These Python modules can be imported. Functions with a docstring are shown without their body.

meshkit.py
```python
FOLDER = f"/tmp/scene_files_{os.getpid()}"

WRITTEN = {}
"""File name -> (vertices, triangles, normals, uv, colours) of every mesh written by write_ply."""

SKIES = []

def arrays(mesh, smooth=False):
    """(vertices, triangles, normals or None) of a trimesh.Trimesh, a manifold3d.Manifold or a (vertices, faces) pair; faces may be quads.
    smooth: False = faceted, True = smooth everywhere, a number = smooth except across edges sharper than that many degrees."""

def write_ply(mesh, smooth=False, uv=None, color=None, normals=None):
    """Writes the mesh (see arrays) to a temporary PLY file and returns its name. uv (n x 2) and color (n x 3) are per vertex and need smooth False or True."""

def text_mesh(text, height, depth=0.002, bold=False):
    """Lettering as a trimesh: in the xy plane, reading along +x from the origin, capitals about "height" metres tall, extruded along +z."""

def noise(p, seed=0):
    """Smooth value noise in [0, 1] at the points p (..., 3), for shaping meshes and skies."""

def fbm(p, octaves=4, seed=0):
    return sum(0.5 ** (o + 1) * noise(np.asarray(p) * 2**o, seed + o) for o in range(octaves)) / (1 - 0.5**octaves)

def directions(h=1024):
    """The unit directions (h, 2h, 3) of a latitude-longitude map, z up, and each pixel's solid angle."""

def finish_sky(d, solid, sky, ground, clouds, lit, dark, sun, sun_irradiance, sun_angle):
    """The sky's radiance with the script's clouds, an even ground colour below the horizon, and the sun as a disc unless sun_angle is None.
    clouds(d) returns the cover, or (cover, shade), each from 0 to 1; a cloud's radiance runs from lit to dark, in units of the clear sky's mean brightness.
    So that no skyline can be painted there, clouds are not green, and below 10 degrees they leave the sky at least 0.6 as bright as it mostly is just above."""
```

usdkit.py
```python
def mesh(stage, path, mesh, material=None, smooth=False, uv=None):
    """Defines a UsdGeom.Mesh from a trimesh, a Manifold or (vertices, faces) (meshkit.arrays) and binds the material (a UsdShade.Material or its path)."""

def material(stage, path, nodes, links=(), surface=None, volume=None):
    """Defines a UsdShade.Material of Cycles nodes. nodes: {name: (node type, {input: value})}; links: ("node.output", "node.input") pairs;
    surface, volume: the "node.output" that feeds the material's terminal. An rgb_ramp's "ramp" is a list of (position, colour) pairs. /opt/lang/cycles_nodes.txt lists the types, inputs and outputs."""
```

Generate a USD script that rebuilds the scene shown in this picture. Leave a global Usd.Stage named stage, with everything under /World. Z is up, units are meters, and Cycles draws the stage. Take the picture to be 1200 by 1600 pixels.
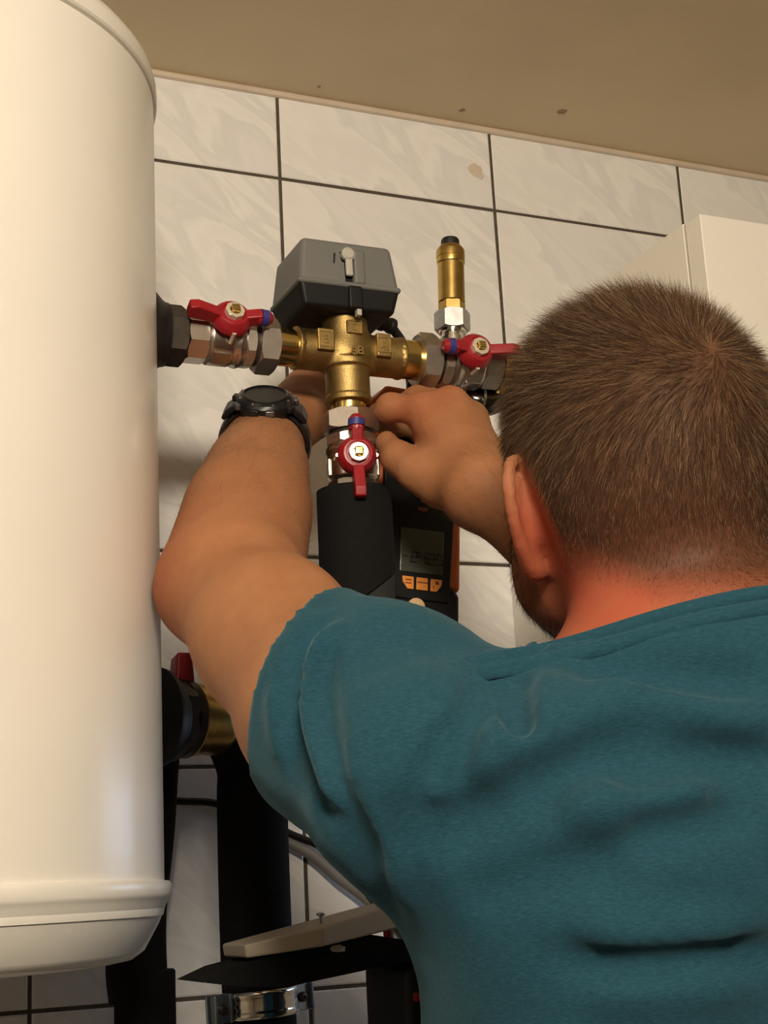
import math
import numpy as np
import trimesh
import manifold3d as m3
from shapely.geometry import Polygon, box as sbox
import usdkit
import meshkit
from pxr import Usd, UsdGeom, UsdLux, UsdShade, Gf, Sdf, Vt

# ------------------------------------------------------------------ exposure and lights: (name, position, target, width, height, intensity, colour)
EXPOSURE = 1.5
BODY_H, SHIRT_H = .0031, .0037
N_HAIR, N_ARM = 42000, 4500
LAMP = (-.55, -1.78)
LIGHTS = [
    ('lamp_light', (-.55, -1.78, 2.24), (0, -.2, 1.75), .42, .36, 30, (1.0, .86, .68)),
    ('cabinet_strip', (.43, -.19, 1.600), (.20, -.16, 1.40), .34, .20, 1.7, (.56, .72, 1.0)),
]

stage = Usd.Stage.CreateInMemory()
UsdGeom.SetStageUpAxis(stage, UsdGeom.Tokens.z)
UsdGeom.SetStageMetersPerUnit(stage, 1.0)
UsdGeom.Xform.Define(stage, '/World')
UsdGeom.Scope.Define(stage, '/World/Looks')
rng = np.random.default_rng(7)

# ------------------------------------------------------------------ camera (fitted to the 25 x 20 cm tile grid)
FPX = 2321.4
YAW, PITCH, ROLL = np.radians([24.10293, 14.16771, -3.00555])
CAM = np.array([-0.49140, -1.3160, 1.48530])
fw = np.array([math.sin(YAW) * math.cos(PITCH), math.cos(YAW) * math.cos(PITCH), math.sin(PITCH)])
_r0 = np.array([math.cos(YAW), -math.sin(YAW), 0.0])
_u0 = np.cross(_r0, fw)
rt = math.cos(ROLL) * _r0 + math.sin(ROLL) * _u0
up = -math.sin(ROLL) * _r0 + math.cos(ROLL) * _u0


def P(px, py, d):
    """World point seen at pixel (px, py) of the 1200 x 1600 photograph at forward depth d."""
    return CAM + d * (fw + rt * (px - 600) / FPX - up * (py - 800) / FPX)


def onY(px, py, y):
    k = fw + rt * (px - 600) / FPX - up * (py - 800) / FPX
    return CAM + k * ((y - CAM[1]) / k[1])


cam = UsdGeom.Camera.Define(stage, '/World/camera')
cam.CreateHorizontalApertureAttr(36.0)
cam.CreateVerticalApertureAttr(48.0)
cam.CreateFocalLengthAttr(36.0 * FPX / 1200)
cam.CreateClippingRangeAttr(Gf.Vec2f(0.01, 50))
cm = Gf.Matrix4d(*rt, 0, *up, 0, *(-fw), 0, *CAM, 1)
cam.AddTransformOp().Set(cm)
cam.CreateExposureAttr(EXPOSURE)

# ------------------------------------------------------------------ lights
def dome():
    d = UsdLux.DomeLight.Define(stage, '/World/ambient_sky')
    d.CreateIntensityAttr(0.02)
    d.CreateColorAttr(Gf.Vec3f(1, .9, .8))


def rect_light(name, pos, target, w, h, power, color):
    l = UsdLux.RectLight.Define(stage, '/World/' + name)
    l.CreateWidthAttr(w)
    l.CreateHeightAttr(h)
    l.CreateIntensityAttr(power)
    l.CreateColorAttr(Gf.Vec3f(*color))
    z = np.array(pos, float) - np.array(target, float)
    z /= np.linalg.norm(z)
    x = np.cross([0, 0, 1.0] if abs(z[2]) < .99 else [0, 1.0, 0], z)
    x /= np.linalg.norm(x)
    y = np.cross(z, x)
    l.AddTransformOp().Set(Gf.Matrix4d(*x, 0, *y, 0, *z, 0, *map(float, pos), 1))
    return l


for args in LIGHTS:
    rect_light(*args)

# ------------------------------------------------------------------ naming and writing
_used = {}


def numbered(parent, name):
    k = _used.get((parent, name), 0)
    _used[(parent, name)] = k + 1
    return name if k == 0 else f'{name}_{k:03d}'


_loc = {}


def tags(p, label=None, cat=None, group=None, kind=None):
    for k, v in (('label', label), ('category', cat), ('group', group), ('kind', kind)):
        if v:
            p.SetCustomDataByKey(k, v)


def thing(name, label, cat, loc=(0, 0, 0), group=None, mat4=None, kind=None):
    path = '/World/' + numbered('/World', name)
    x = UsdGeom.Xform.Define(stage, path)
    if mat4 is not None:
        x.AddTransformOp().Set(Gf.Matrix4d(*[float(v) for v in np.asarray(mat4).T.ravel()]))
        _loc[path] = None
    else:
        x.AddTranslateOp().Set(Gf.Vec3d(*map(float, loc)))
        _loc[path] = np.array(loc, float)
    tags(x.GetPrim(), label, cat, group, kind)
    return path


def part(parent, name, mesh, mat, smooth=32, label=None, kind=None, uv=None):
    """One mesh, given in world coordinates (or in the thing's own frame when that was placed by a matrix)."""
    path = parent + '/' + numbered(parent, name)
    root = '/'.join(parent.split('/')[:3])
    off = _loc.get(root)
    v, f, n = meshkit.arrays(mesh, smooth)
    if off is not None and root != '/World':
        v = v - off
    m = UsdGeom.Mesh.Define(stage, path)
    m.CreatePointsAttr(Vt.Vec3fArray.FromNumpy(v.astype(np.float32)))
    m.CreateFaceVertexCountsAttr(Vt.IntArray.FromNumpy(np.full(len(f), 3, np.int32)))
    m.CreateFaceVertexIndicesAttr(Vt.IntArray.FromNumpy(f.astype(np.int32).ravel()))
    m.CreateSubdivisionSchemeAttr('none')
    if n is not None:
        m.CreateNormalsAttr(Vt.Vec3fArray.FromNumpy(n.astype(np.float32)))
        m.SetNormalsInterpolation('vertex')
    if mat:
        UsdShade.MaterialBindingAPI.Apply(m.GetPrim()).Bind(MATS[mat])
    tags(m.GetPrim(), label, None, None, kind)
    return path


def single(name, mesh, mat, label, cat=None, group=None, kind=None, smooth=32):
    p = part('/World', name, mesh, mat, smooth)
    tags(stage.GetPrimAtPath(p), label, cat, group, kind)
    return p


# ------------------------------------------------------------------ mesh helpers
def frame(o, x=None, z=None):
    """4x4 with the given origin, z axis and (roughly) x axis."""
    z = np.array(z if z is not None else (0, 0, 1), float)
    z /= np.linalg.norm(z)
    if x is None:
        x = (1, 0, 0) if abs(z[0]) < .9 else (0, 1, 0)
    x = np.array(x, float)
    x = x - z * (x @ z)
    x /= np.linalg.norm(x)
    M = np.eye(4)
    M[:3, 0], M[:3, 1], M[:3, 2], M[:3, 3] = x, np.cross(z, x), z, o
    return M


def xf(mesh, M):
    v, f, _ = meshkit.arrays(mesh, False)
    return trimesh.Trimesh(v @ M[:3, :3].T + M[:3, 3], f, process=False)


def cat(*ms):
    return trimesh.util.concatenate([trimesh.Trimesh(*meshkit.arrays(m)[:2], process=False) for m in ms])


def lathe(prof, n=48):
    """Profile of (radius, height) points turned about z; ends at radius 0 are closed."""
    prof = [(max(r, 0.0), h) for r, h in prof]
    if prof[0][0] > 1e-6:
        prof = [(0, prof[0][1])] + prof
    if prof[-1][0] > 1e-6:
        prof = prof + [(0, prof[-1][1])]
    a = np.linspace(0, 2 * np.pi, n, endpoint=False)
    V, F, idx = [], [], []
    for r, h in prof:
        if r < 1e-9:
            idx.append([len(V)] * n)
            V.append((0, 0, h))
        else:
            idx.append(list(range(len(V), len(V) + n)))
            V += [(r * math.cos(t), r * math.sin(t), h) for t in a]
    for A, B in zip(idx[:-1], idx[1:]):
        for i in range(n):
            j = (i + 1) % n
            if A[i] != A[j]:
                F.append((A[i], A[j], B[j]))
            if B[i] != B[j]:
                F.append((A[i], B[j], B[i]))
    return trimesh.Trimesh(V, F, process=False)


def man(tm):
    v, f, _ = meshkit.arrays(tm, False)
    t = trimesh.Trimesh(v, f, process=True)
    return m3.Manifold(m3.Mesh(np.asarray(t.vertices, np.float32), np.asarray(t.faces, np.uint32)))


def nut(af, h0, h1, sides=6, ch=.12, rot=0.0, bore=0.0):
    """Chamfered hexagon nut along z from h0 to h1, af across flats."""
    R = af / 2 / math.cos(math.pi / sides)
    a = rot + np.arange(sides) * 2 * math.pi / sides
    cs = m3.CrossSection([np.c_[R * np.cos(a), R * np.sin(a)]])
    pr = m3.Manifold.extrude(cs, h1 - h0).translate((0, 0, h0))
    c = (R - af / 2) * .9
    t = c * .75
    body = man(lathe([(R - c, h0), (R, h0 + t), (R, h1 - t), (R - c, h1)], 60))
    out = pr ^ body
    if bore:
        out = out - m3.Manifold.cylinder(h1 - h0 + .02, bore, bore, 40).translate((0, 0, h0 - .01))
    return out


def rbox(sx, sy, sz, r=.002, c=(0, 0, 0), n=12):
    s = m3.Manifold.sphere(r, n)
    pts = [s.translate((c[0] + i * (sx / 2 - r), c[1] + j * (sy / 2 - r), c[2] + k * (sz / 2 - r))) for i in (-1, 1) for j in (-1, 1) for k in (-1, 1)]
    return m3.Manifold.batch_hull(pts)


def box(x0, x1, y0, y1, z0, z1):
    return trimesh.creation.box(bounds=[[x0, y0, z0], [x1, y1, z1]])


def catmull(pts, n=12):
    p = np.array(pts, float)
    p = np.vstack([2 * p[0] - p[1], p, 2 * p[-1] - p[-2]])
    out = []
    for i in range(1, len(p) - 2):
        t = np.linspace(0, 1, n, endpoint=False)[:, None]
        a, b, c, d = p[i - 1:i + 3]
        out.append(.5 * (2 * b + (c - a) * t + (2 * a - 5 * b + 4 * c - d) * t ** 2 + (3 * b - a - 3 * c + d) * t ** 3))
    return np.vstack(out + [p[-2:-1]])


def sweep(path, rad, n=20, sect=None, cap=True, upv=None):
    """Round (or given section) tube along a polyline; rad a number or one per point."""
    p = np.array(path, float)
    rad = np.broadcast_to(rad, len(p))
    t = np.gradient(p, axis=0)
    t /= np.linalg.norm(t, axis=1, keepdims=True)
    ref = np.array(upv if upv is not None else ([0, 0, 1.0] if abs(t[0][2]) < .9 else [1.0, 0, 0]))
    x = np.cross(ref, t[0])
    x /= np.linalg.norm(x)
    a = np.linspace(0, 2 * np.pi, n, endpoint=False)
    sec = np.c_[np.cos(a), np.sin(a)] if sect is None else np.array(sect, float)
    n = len(sec)
    V = []
    for i in range(len(p)):
        x = x - t[i] * (x @ t[i])
        x /= np.linalg.norm(x)
        y = np.cross(t[i], x)
        V.append(p[i] + rad[i] * (sec[:, :1] * x + sec[:, 1:] * y))
    V = np.vstack(V)
    F = []
    for i in range(len(p) - 1):
        for j in range(n):
            k = (j + 1) % n
            a0, a1, b0, b1 = i * n + j, i * n + k, (i + 1) * n + j, (i + 1) * n + k
            F += [(a0, a1, b1), (a0, b1, b0)]
    if cap:
        c0, c1 = len(V), len(V) + 1
        V = np.vstack([V, p[:1], p[-1:]])
        L = (len(p) - 1) * n
        for j in range(n):
            k = (j + 1) % n
            F += [(c0, k, j), (c1, L + j, L + k)]
    return trimesh.Trimesh(V, F, process=False)


def prism(poly, h0, h1):
    """Polygon in xy extruded along z."""
    t = trimesh.creation.extrude_polygon(Polygon(poly) if not hasattr(poly, 'exterior') else poly, h1 - h0, engine='earcut')
    t.apply_translation((0, 0, h0))
    return t
# ------------------------------------------------------------------ materials
MATS = {}


def mat(name, color, rough=.5, metal=0.0, noise=None, bump=None, tex='object', **kw):
    """Principled material; noise=(scale, amount) varies the colour, bump=(scale, strength, distance)."""
    n = {'p': ('principled_bsdf', dict(base_color=color, roughness=rough, metallic=metal, **kw))}
    L = []
    if noise or bump:
        n['tc'] = ('texture_coordinate', {})
    if noise:
        n['nz'] = ('noise_texture', dict(scale=noise[0], detail=4.0, roughness=.6))
        c = np.array(color, float)
        n['rp'] = ('rgb_ramp', dict(ramp=[(.3, tuple(c * (1 - noise[1]))), (.7, tuple(np.minimum(c * (1 + noise[1]), 1)))]))
        L += [(f'tc.{tex}', 'nz.vector'), ('nz.fac', 'rp.fac'), ('rp.color', 'p.base_color')]
    if bump:
        n['bz'] = ('noise_texture', dict(scale=bump[0], detail=3.0, roughness=.6))
        n['bp'] = ('bump', dict(strength=bump[1], distance=bump[2]))
        L += [(f'tc.{tex}', 'bz.vector'), ('bz.fac', 'bp.height'), ('bp.normal', 'p.normal')]
    MATS[name] = usdkit.material(stage, '/World/Looks/' + name, n, L, surface='p.BSDF')


def tile_mat():
    # marbled white wall tile: soft diagonal grey veins and a faintly wavy glaze, the same print on every tile
    n = {
        'tc': ('texture_coordinate', {}),
        'm0': ('mapping', dict(rotation=(0, -.66, 0))),
        'm1': ('mapping', dict(scale=(5.0, 1, 19.0))),
        'n1': ('noise_texture', dict(scale=1.0, detail=3.0, roughness=.55, distortion=.7)),
        'r1': ('rgb_ramp', dict(ramp=[(.22, (.70, .69, .68)), (.42, (.80, .785, .765)), (.49, (.745, .735, .72)), (.53, (.845, .83, .80)), (.62, (.80, .785, .76)), (.78, (.83, .815, .785))])),
        'm2': ('mapping', dict(scale=(6.0, 1, 30.0), location=(3.1, 0, 1.7))),
        'n2': ('noise_texture', dict(scale=1.0, detail=2.0, roughness=.5, distortion=.9)),
        'bp': ('bump', dict(strength=.25, distance=.002)),
        'p': ('principled_bsdf', dict(roughness=.16, coat_weight=.3, coat_roughness=.06, specular_ior_level=.45)),
    }
    L = [('tc.object', 'm0.vector'), ('m0.vector', 'm1.vector'), ('m1.vector', 'n1.vector'), ('n1.fac', 'r1.fac'), ('r1.color', 'p.base_color'),
         ('m0.vector', 'm2.vector'), ('m2.vector', 'n2.vector'), ('n2.fac', 'bp.height'), ('bp.normal', 'p.normal')]
    MATS['tile'] = usdkit.material(stage, '/World/Looks/tile', n, L, surface='p.BSDF')


def skin_mat(name, light, dark, red):
    n = {
        'tc': ('texture_coordinate', {}),
        'n1': ('noise_texture', dict(scale=22.0, detail=4.0, roughness=.65)),
        'r1': ('rgb_ramp', dict(ramp=[(.3, dark), (.7, light)])),
        'n2': ('noise_texture', dict(scale=420.0, detail=3.0, roughness=.6)),
        'at': ('attribute', dict(attribute='flush')),
        'mx': ('mix_color', dict(b=red)),
        'as': ('attribute', dict(attribute='stub')),
        'ms': ('math', dict(math_type='multiply', value2=.80)),
        'my': ('mix_color', dict(b=(.050, .026, .014))),
        'bp': ('bump', dict(strength=.35, distance=.0006)),
        'p': ('principled_bsdf', dict(roughness=.6, subsurface_weight=.18, subsurface_scale=.006, subsurface_radius=(1, .35, .2), specular_ior_level=.25)),
    }
    L = [('tc.object', 'n1.vector'), ('n1.fac', 'r1.fac'), ('r1.color', 'mx.a'), ('at.fac', 'mx.fac'), ('mx.result', 'my.a'), ('as.fac', 'ms.value1'), ('ms.value', 'my.fac'), ('my.result', 'p.base_color'),
         ('tc.object', 'n2.vector'), ('n2.fac', 'bp.height'), ('bp.normal', 'p.normal')]
    MATS[name] = usdkit.material(stage, '/World/Looks/' + name, n, L, surface='p.BSDF')


def cloth_mat():
    n = {
        'tc': ('texture_coordinate', {}),
        'mp': ('mapping', dict(scale=(1.0, 1.0, 5.0))),
        'n1': ('noise_texture', dict(scale=260.0, detail=3.0, roughness=.7)),
        'r1': ('rgb_ramp', dict(ramp=[(.25, (.010, .044, .068)), (.5, (.014, .060, .089)), (.8, (.026, .090, .126))])),
        'n2': ('noise_texture', dict(scale=900.0, detail=2.0, roughness=.6)),
        'bp': ('bump', dict(strength=.25, distance=.0006)),
        'p': ('principled_bsdf', dict(roughness=.9, sheen_weight=.25, sheen_roughness=.5, sheen_tint=(.35, .6, .7), specular_ior_level=.15)),
    }
    L = [('tc.object', 'mp.vector'), ('mp.vector', 'n1.vector'), ('n1.fac', 'r1.fac'), ('r1.color', 'p.base_color'),
         ('tc.object', 'n2.vector'), ('n2.fac', 'bp.height'), ('bp.normal', 'p.normal')]
    MATS['teal_cloth'] = usdkit.material(stage, '/World/Looks/teal_cloth', n, L, surface='p.BSDF')


tile_mat()
cloth_mat()
skin_mat('skin', (.385, .178, .084), (.31, .132, .058), (.44, .080, .045))
mat('grout', (.082, .066, .048), .9, noise=(60, .25))
mat('ceiling_paint', (.78, .66, .46), .9, noise=(3, .06), bump=(120, .15, .001))
mat('plaster_chip', (.36, .26, .17), .9)
mat('caulk', (.62, .52, .41), .55, noise=(14, .08))
mat('painted_wall', (.55, .50, .42), .8)
mat('floor_tile', (.28, .25, .22), .4, noise=(5, .1))
mat('white_enamel', (.80, .77, .70), .30, coat_weight=.12, coat_roughness=.15, noise=(3, .02))
mat('white_plastic', (.78, .75, .68), .32)
mat('white_laminate', (.80, .77, .69), .35)
mat('brass', (.54, .375, .125), .30, 1.0, noise=(40, .18), bump=(500, .12, .0004))
mat('cast_brass', (.36, .250, .096), .44, 1.0, noise=(60, .22), bump=(900, .5, .0006))
mat('bright_brass', (.78, .58, .22), .2, 1.0, noise=(50, .1))
mat('nickel', (.58, .53, .47), .27, 1.0, noise=(30, .15), bump=(500, .08, .0003))
mat('bright_nickel', (.60, .54, .47), .4, 1.0, noise=(70, .15), bump=(700, .2, .0004))
mat('chrome', (.72, .71, .68), .14, 1.0)
mat('zinc', (.48, .49, .50), .3, 1.0, noise=(80, .2))
mat('dark_chrome', (.10, .095, .09), .16, 1.0)
mat('dark_bronze', (.055, .045, .035), .45, .6, noise=(60, .3))
mat('red_plastic', (.30, .010, .017), .38)
mat('blue_plastic', (.035, .04, .20), .4)
mat('white_nut', (.80, .74, .60), .35, .5)
mat('grey_plastic', (.150, .150, .142), .48, bump=(900, .15, .0003))
mat('black_plastic', (.0055, .0055, .006), .52, specular_ior_level=.3, bump=(900, .15, .0003))
mat('lever_plastic', (.45, .43, .38), .4)
mat('black_foam', (.0055, .0055, .0055), .9, specular_ior_level=.25, noise=(300, .3), bump=(700, .4, .0006))
mat('grey_foam', (.022, .022, .022), .85, noise=(300, .3), bump=(700, .4, .0006))
mat('black_rubber', (.008, .008, .009), .5)
mat('cable_black', (.006, .006, .006), .35)
mat('cable_grey', (.22, .205, .19), .45)
mat('orange_plastic', (.62, .135, .018), .5)
mat('orange_key', (.82, .30, .055), .4)
mat('key_mark', (.20, .05, .02), .5)
mat('lcd', (.085, .092, .072), .10, specular_ior_level=.6)
mat('lcd_digit', (.018, .02, .016), .4)
mat('white_mark', (.55, .52, .46), .5)
mat('cream_plastic', (.50, .44, .34), .5)
mat('steel_blue', (.30, .37, .43), .3, .9)
mat('watch_black', (.010, .010, .011), .33)
mat('watch_glass', (.035, .033, .03), .06, specular_ior_level=.7)
mat('watch_metal', (.16, .16, .165), .3, .7)
mat('trouser_cloth', (.03, .034, .045), .9)
mat('shoe_leather', (.02, .018, .016), .6)
mat('emblem_cream', (.75, .52, .27), .4)
mat('nail', (.55, .30, .20), .3)
for nm, c in (('hair_brown', (.070, .037, .019)), ('hair_dark', (.030, .016, .009)), ('hair_light', (.30, .19, .10)), ('hair_arm', (.12, .07, .04))):
    MATS[nm] = usdkit.material(stage, '/World/Looks/' + nm, {'p': ('principled_bsdf', dict(base_color=c, roughness=.6, specular_ior_level=.15))}, [], surface='p.BSDF')
# ------------------------------------------------------------------ the room
ZC = 2.300
X0, X1, Y0 = -1.7, 1.9, -2.9
SETTING = dict(kind='structure')

wall = thing('wall_back', 'white marbled glazed tile wall with dark grout lines behind the pipes', None, (0, 0, 0), kind='structure')
part(wall, 'grout_bed', box(X0, X1, .0012, .06, 0, ZC), 'grout', False)
TW, TH, GAP = .25, .20, .0036


def tile_mesh(w, h):
    b, d = .0014, .0085
    o = np.array([(-w / 2, -h / 2), (w / 2, -h / 2), (w / 2, h / 2), (-w / 2, h / 2)])
    i = o - np.sign(o) * b
    V = [(x, .008, z) for x, z in o] + [(x, .0008, z) for x, z in o] + [(x, 0, z) for x, z in i]
    F = []
    for a in range(4):
        c = (a + 1) % 4
        F += [(a, c, 4 + c), (a, 4 + c, 4 + a), (4 + a, 4 + c, 8 + c), (4 + a, 8 + c, 8 + a)]
    F += [(8, 9, 10), (8, 10, 11)]
    return trimesh.Trimesh(V, F, process=False)


for i in range(-7, 8):
    for j in range(-1, 11):
        xa, xb = max(X0, i * TW) + GAP / 2, min(X1, (i + 1) * TW) - GAP / 2
        za, zb = max(0.0, 2.2 - (j + 1) * TH) + GAP / 2, min(2.2935, 2.2 - j * TH) - (GAP / 2 if j >= 0 else 0)
        if xb - xa < .01 or zb - za < .01:
            continue
        path = wall + '/' + numbered(wall, 'tile')
        m = usdkit.mesh(stage, path, tile_mesh(xb - xa, zb - za), MATS['tile'])
        m.AddTranslateOp().Set(Gf.Vec3d((xa + xb) / 2, rng.uniform(-.0003, .0003), (za + zb) / 2))
        m.AddRotateXYZOp().Set(Gf.Vec3f(rng.uniform(-.12, .12), 0, rng.uniform(-.12, .12)))

single('trim_1', sweep([(X0, .0005, 2.2962), (X1, .0005, 2.2962)], .0042, 10), 'caulk', 'cream sealant bead between tiled wall and ceiling', kind='structure')
ceil_ = single('ceiling', box(X0, X1, Y0, .06, ZC, ZC + .08), 'ceiling_paint', 'tan painted ceiling', kind='structure', smooth=False)
single('floor', box(X0, X1, Y0, .06, -.05, 0), 'floor_tile', 'dull stone-coloured floor', kind='structure', smooth=False)
single('wall_left', box(X0 - .08, X0, Y0, .06, 0, ZC), 'painted_wall', 'plain painted side wall beyond the water heater', kind='structure', smooth=False)
single('wall_right', box(X1, X1 + .08, Y0, .06, 0, ZC), 'painted_wall', 'plain painted side wall beyond the wall cabinet', kind='structure', smooth=False)
single('wall_front', box(X0, X1, Y0 - .08, Y0, 0, ZC), 'painted_wall', 'plain painted wall behind the viewer', kind='structure', smooth=False)


def blob(c, sx, sy, sz, seed, flat=(1, 1, 1)):
    s = trimesh.creation.icosphere(2)
    v = s.vertices * (1 + .7 * (meshkit.noise(s.vertices * 2.2 + seed * 7.3, seed)[:, None] - .5))
    return trimesh.Trimesh(v * (sx, sy, sz) + c, s.faces, process=False)


for k, (px, py, sx) in enumerate(((498, 135, .002), (722, 172, .0035), (878, 174, .0055))):
    q = fw + rt * (px - 600) / FPX - up * (py - 800) / FPX
    c = CAM + q * ((ZC - CAM[2]) / q[2])
    single('plaster_chip', blob(c + [0, 0, .0002], sx, (.003, .004, .0055)[k], .001, k), 'plaster_chip',
           ('tiny dark chip on ceiling edge, leftmost of three', 'small dark chip on ceiling above the brass safety valve', 'larger brown chip on ceiling, rightmost of three')[k], 'chip')
sm = onY(743, 267, 0)
single('glue_smudge', cat(*[blob(sm + [dx, -.0001, dz], .0045, .0006, .005, 9 + q) for q, (dx, dz) in enumerate(((-.005, .001), (.000, -.004), (.004, .002), (.006, -.005), (-.001, .004)))]),
       'caulk', 'small dry glue smudge on tile near the ceiling', 'smudge')

# ceiling lamp that lights the room, behind the camera
lamp = thing('ceiling_lamp', 'square flat white ceiling lamp behind the viewer', 'lamp', (LAMP[0], LAMP[1], ZC))
part(lamp, 'housing', box(LAMP[0] - .2, LAMP[0] + .2, LAMP[1] - .2, LAMP[1] + .2, ZC - .03, ZC - .0005), 'white_plastic', False)

# ------------------------------------------------------------------ water heater
TX, TY, TR = -.4035, -.232, .2
tank = thing('water_heater', 'big white enamel water heater tank hanging at the left', 'water heater', (TX, TY, 1.44))
M = frame((TX, TY, 0))
part(tank, 'body', xf(lathe([(.15, 1.47), (TR - .001, 1.475), (TR, 1.48), (TR, 2.088), (TR - .004, 2.092), (.15, 2.094)], 128), M), 'white_enamel', 25)
part(tank, 'top_cap', xf(lathe([(TR - .006, 2.0905), (TR + .001, 2.0905), (TR + .0025, 2.092), (TR + .0025, 2.101), (TR + .001, 2.107), (TR - .004, 2.114), (TR - .014, 2.121), (TR - .03, 2.127), (TR - .07, 2.133), (.0, 2.137)], 128), M), 'white_enamel', 35)
part(tank, 'bottom_cap', xf(lathe([(TR - .004, 1.4985), (TR + .0035, 1.4975), (TR + .005, 1.495), (TR + .005, 1.489), (TR + .0035, 1.4865), (TR + .0015, 1.4835), (TR - .004, 1.470), (TR - .014, 1.4525), (TR - .022, 1.447), (TR - .034, 1.445), (0, 1.443)], 128), M), 'white_enamel', 35)
part(tank, 'wall_bracket', box(TX - .12, TX + .12, TY + TR - .03, -.0005, 1.95, 2.0), 'zinc', False)
PA = (-.24, 1.918)                                    # pipe axis y, z
MX = frame((0, PA[0], PA[1]), x=(0, 0, 1), z=(1, 0, 0))
ros = part(tank, 'port_cover', xf(lathe([(.038, -.2105), (.0375, -.2085), (.034, -.204), (.029, -.199), (.026, -.195), (.0255, -.192)], 48), MX), 'black_rubber', 40, 'black flared cover round the upper port')
part(tank, 'port_nut', xf(nut(.043, -.1935, -.1775, 6, rot=.25), MX), 'dark_bronze', 25, 'dark hexagon nut at the upper port')

# ------------------------------------------------------------------ ball valves: one built, two referenced
ZX = frame((0, 0, 0), x=(0, 0, 1), z=(1, 0, 0))      # lathe axis -> local x


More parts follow.
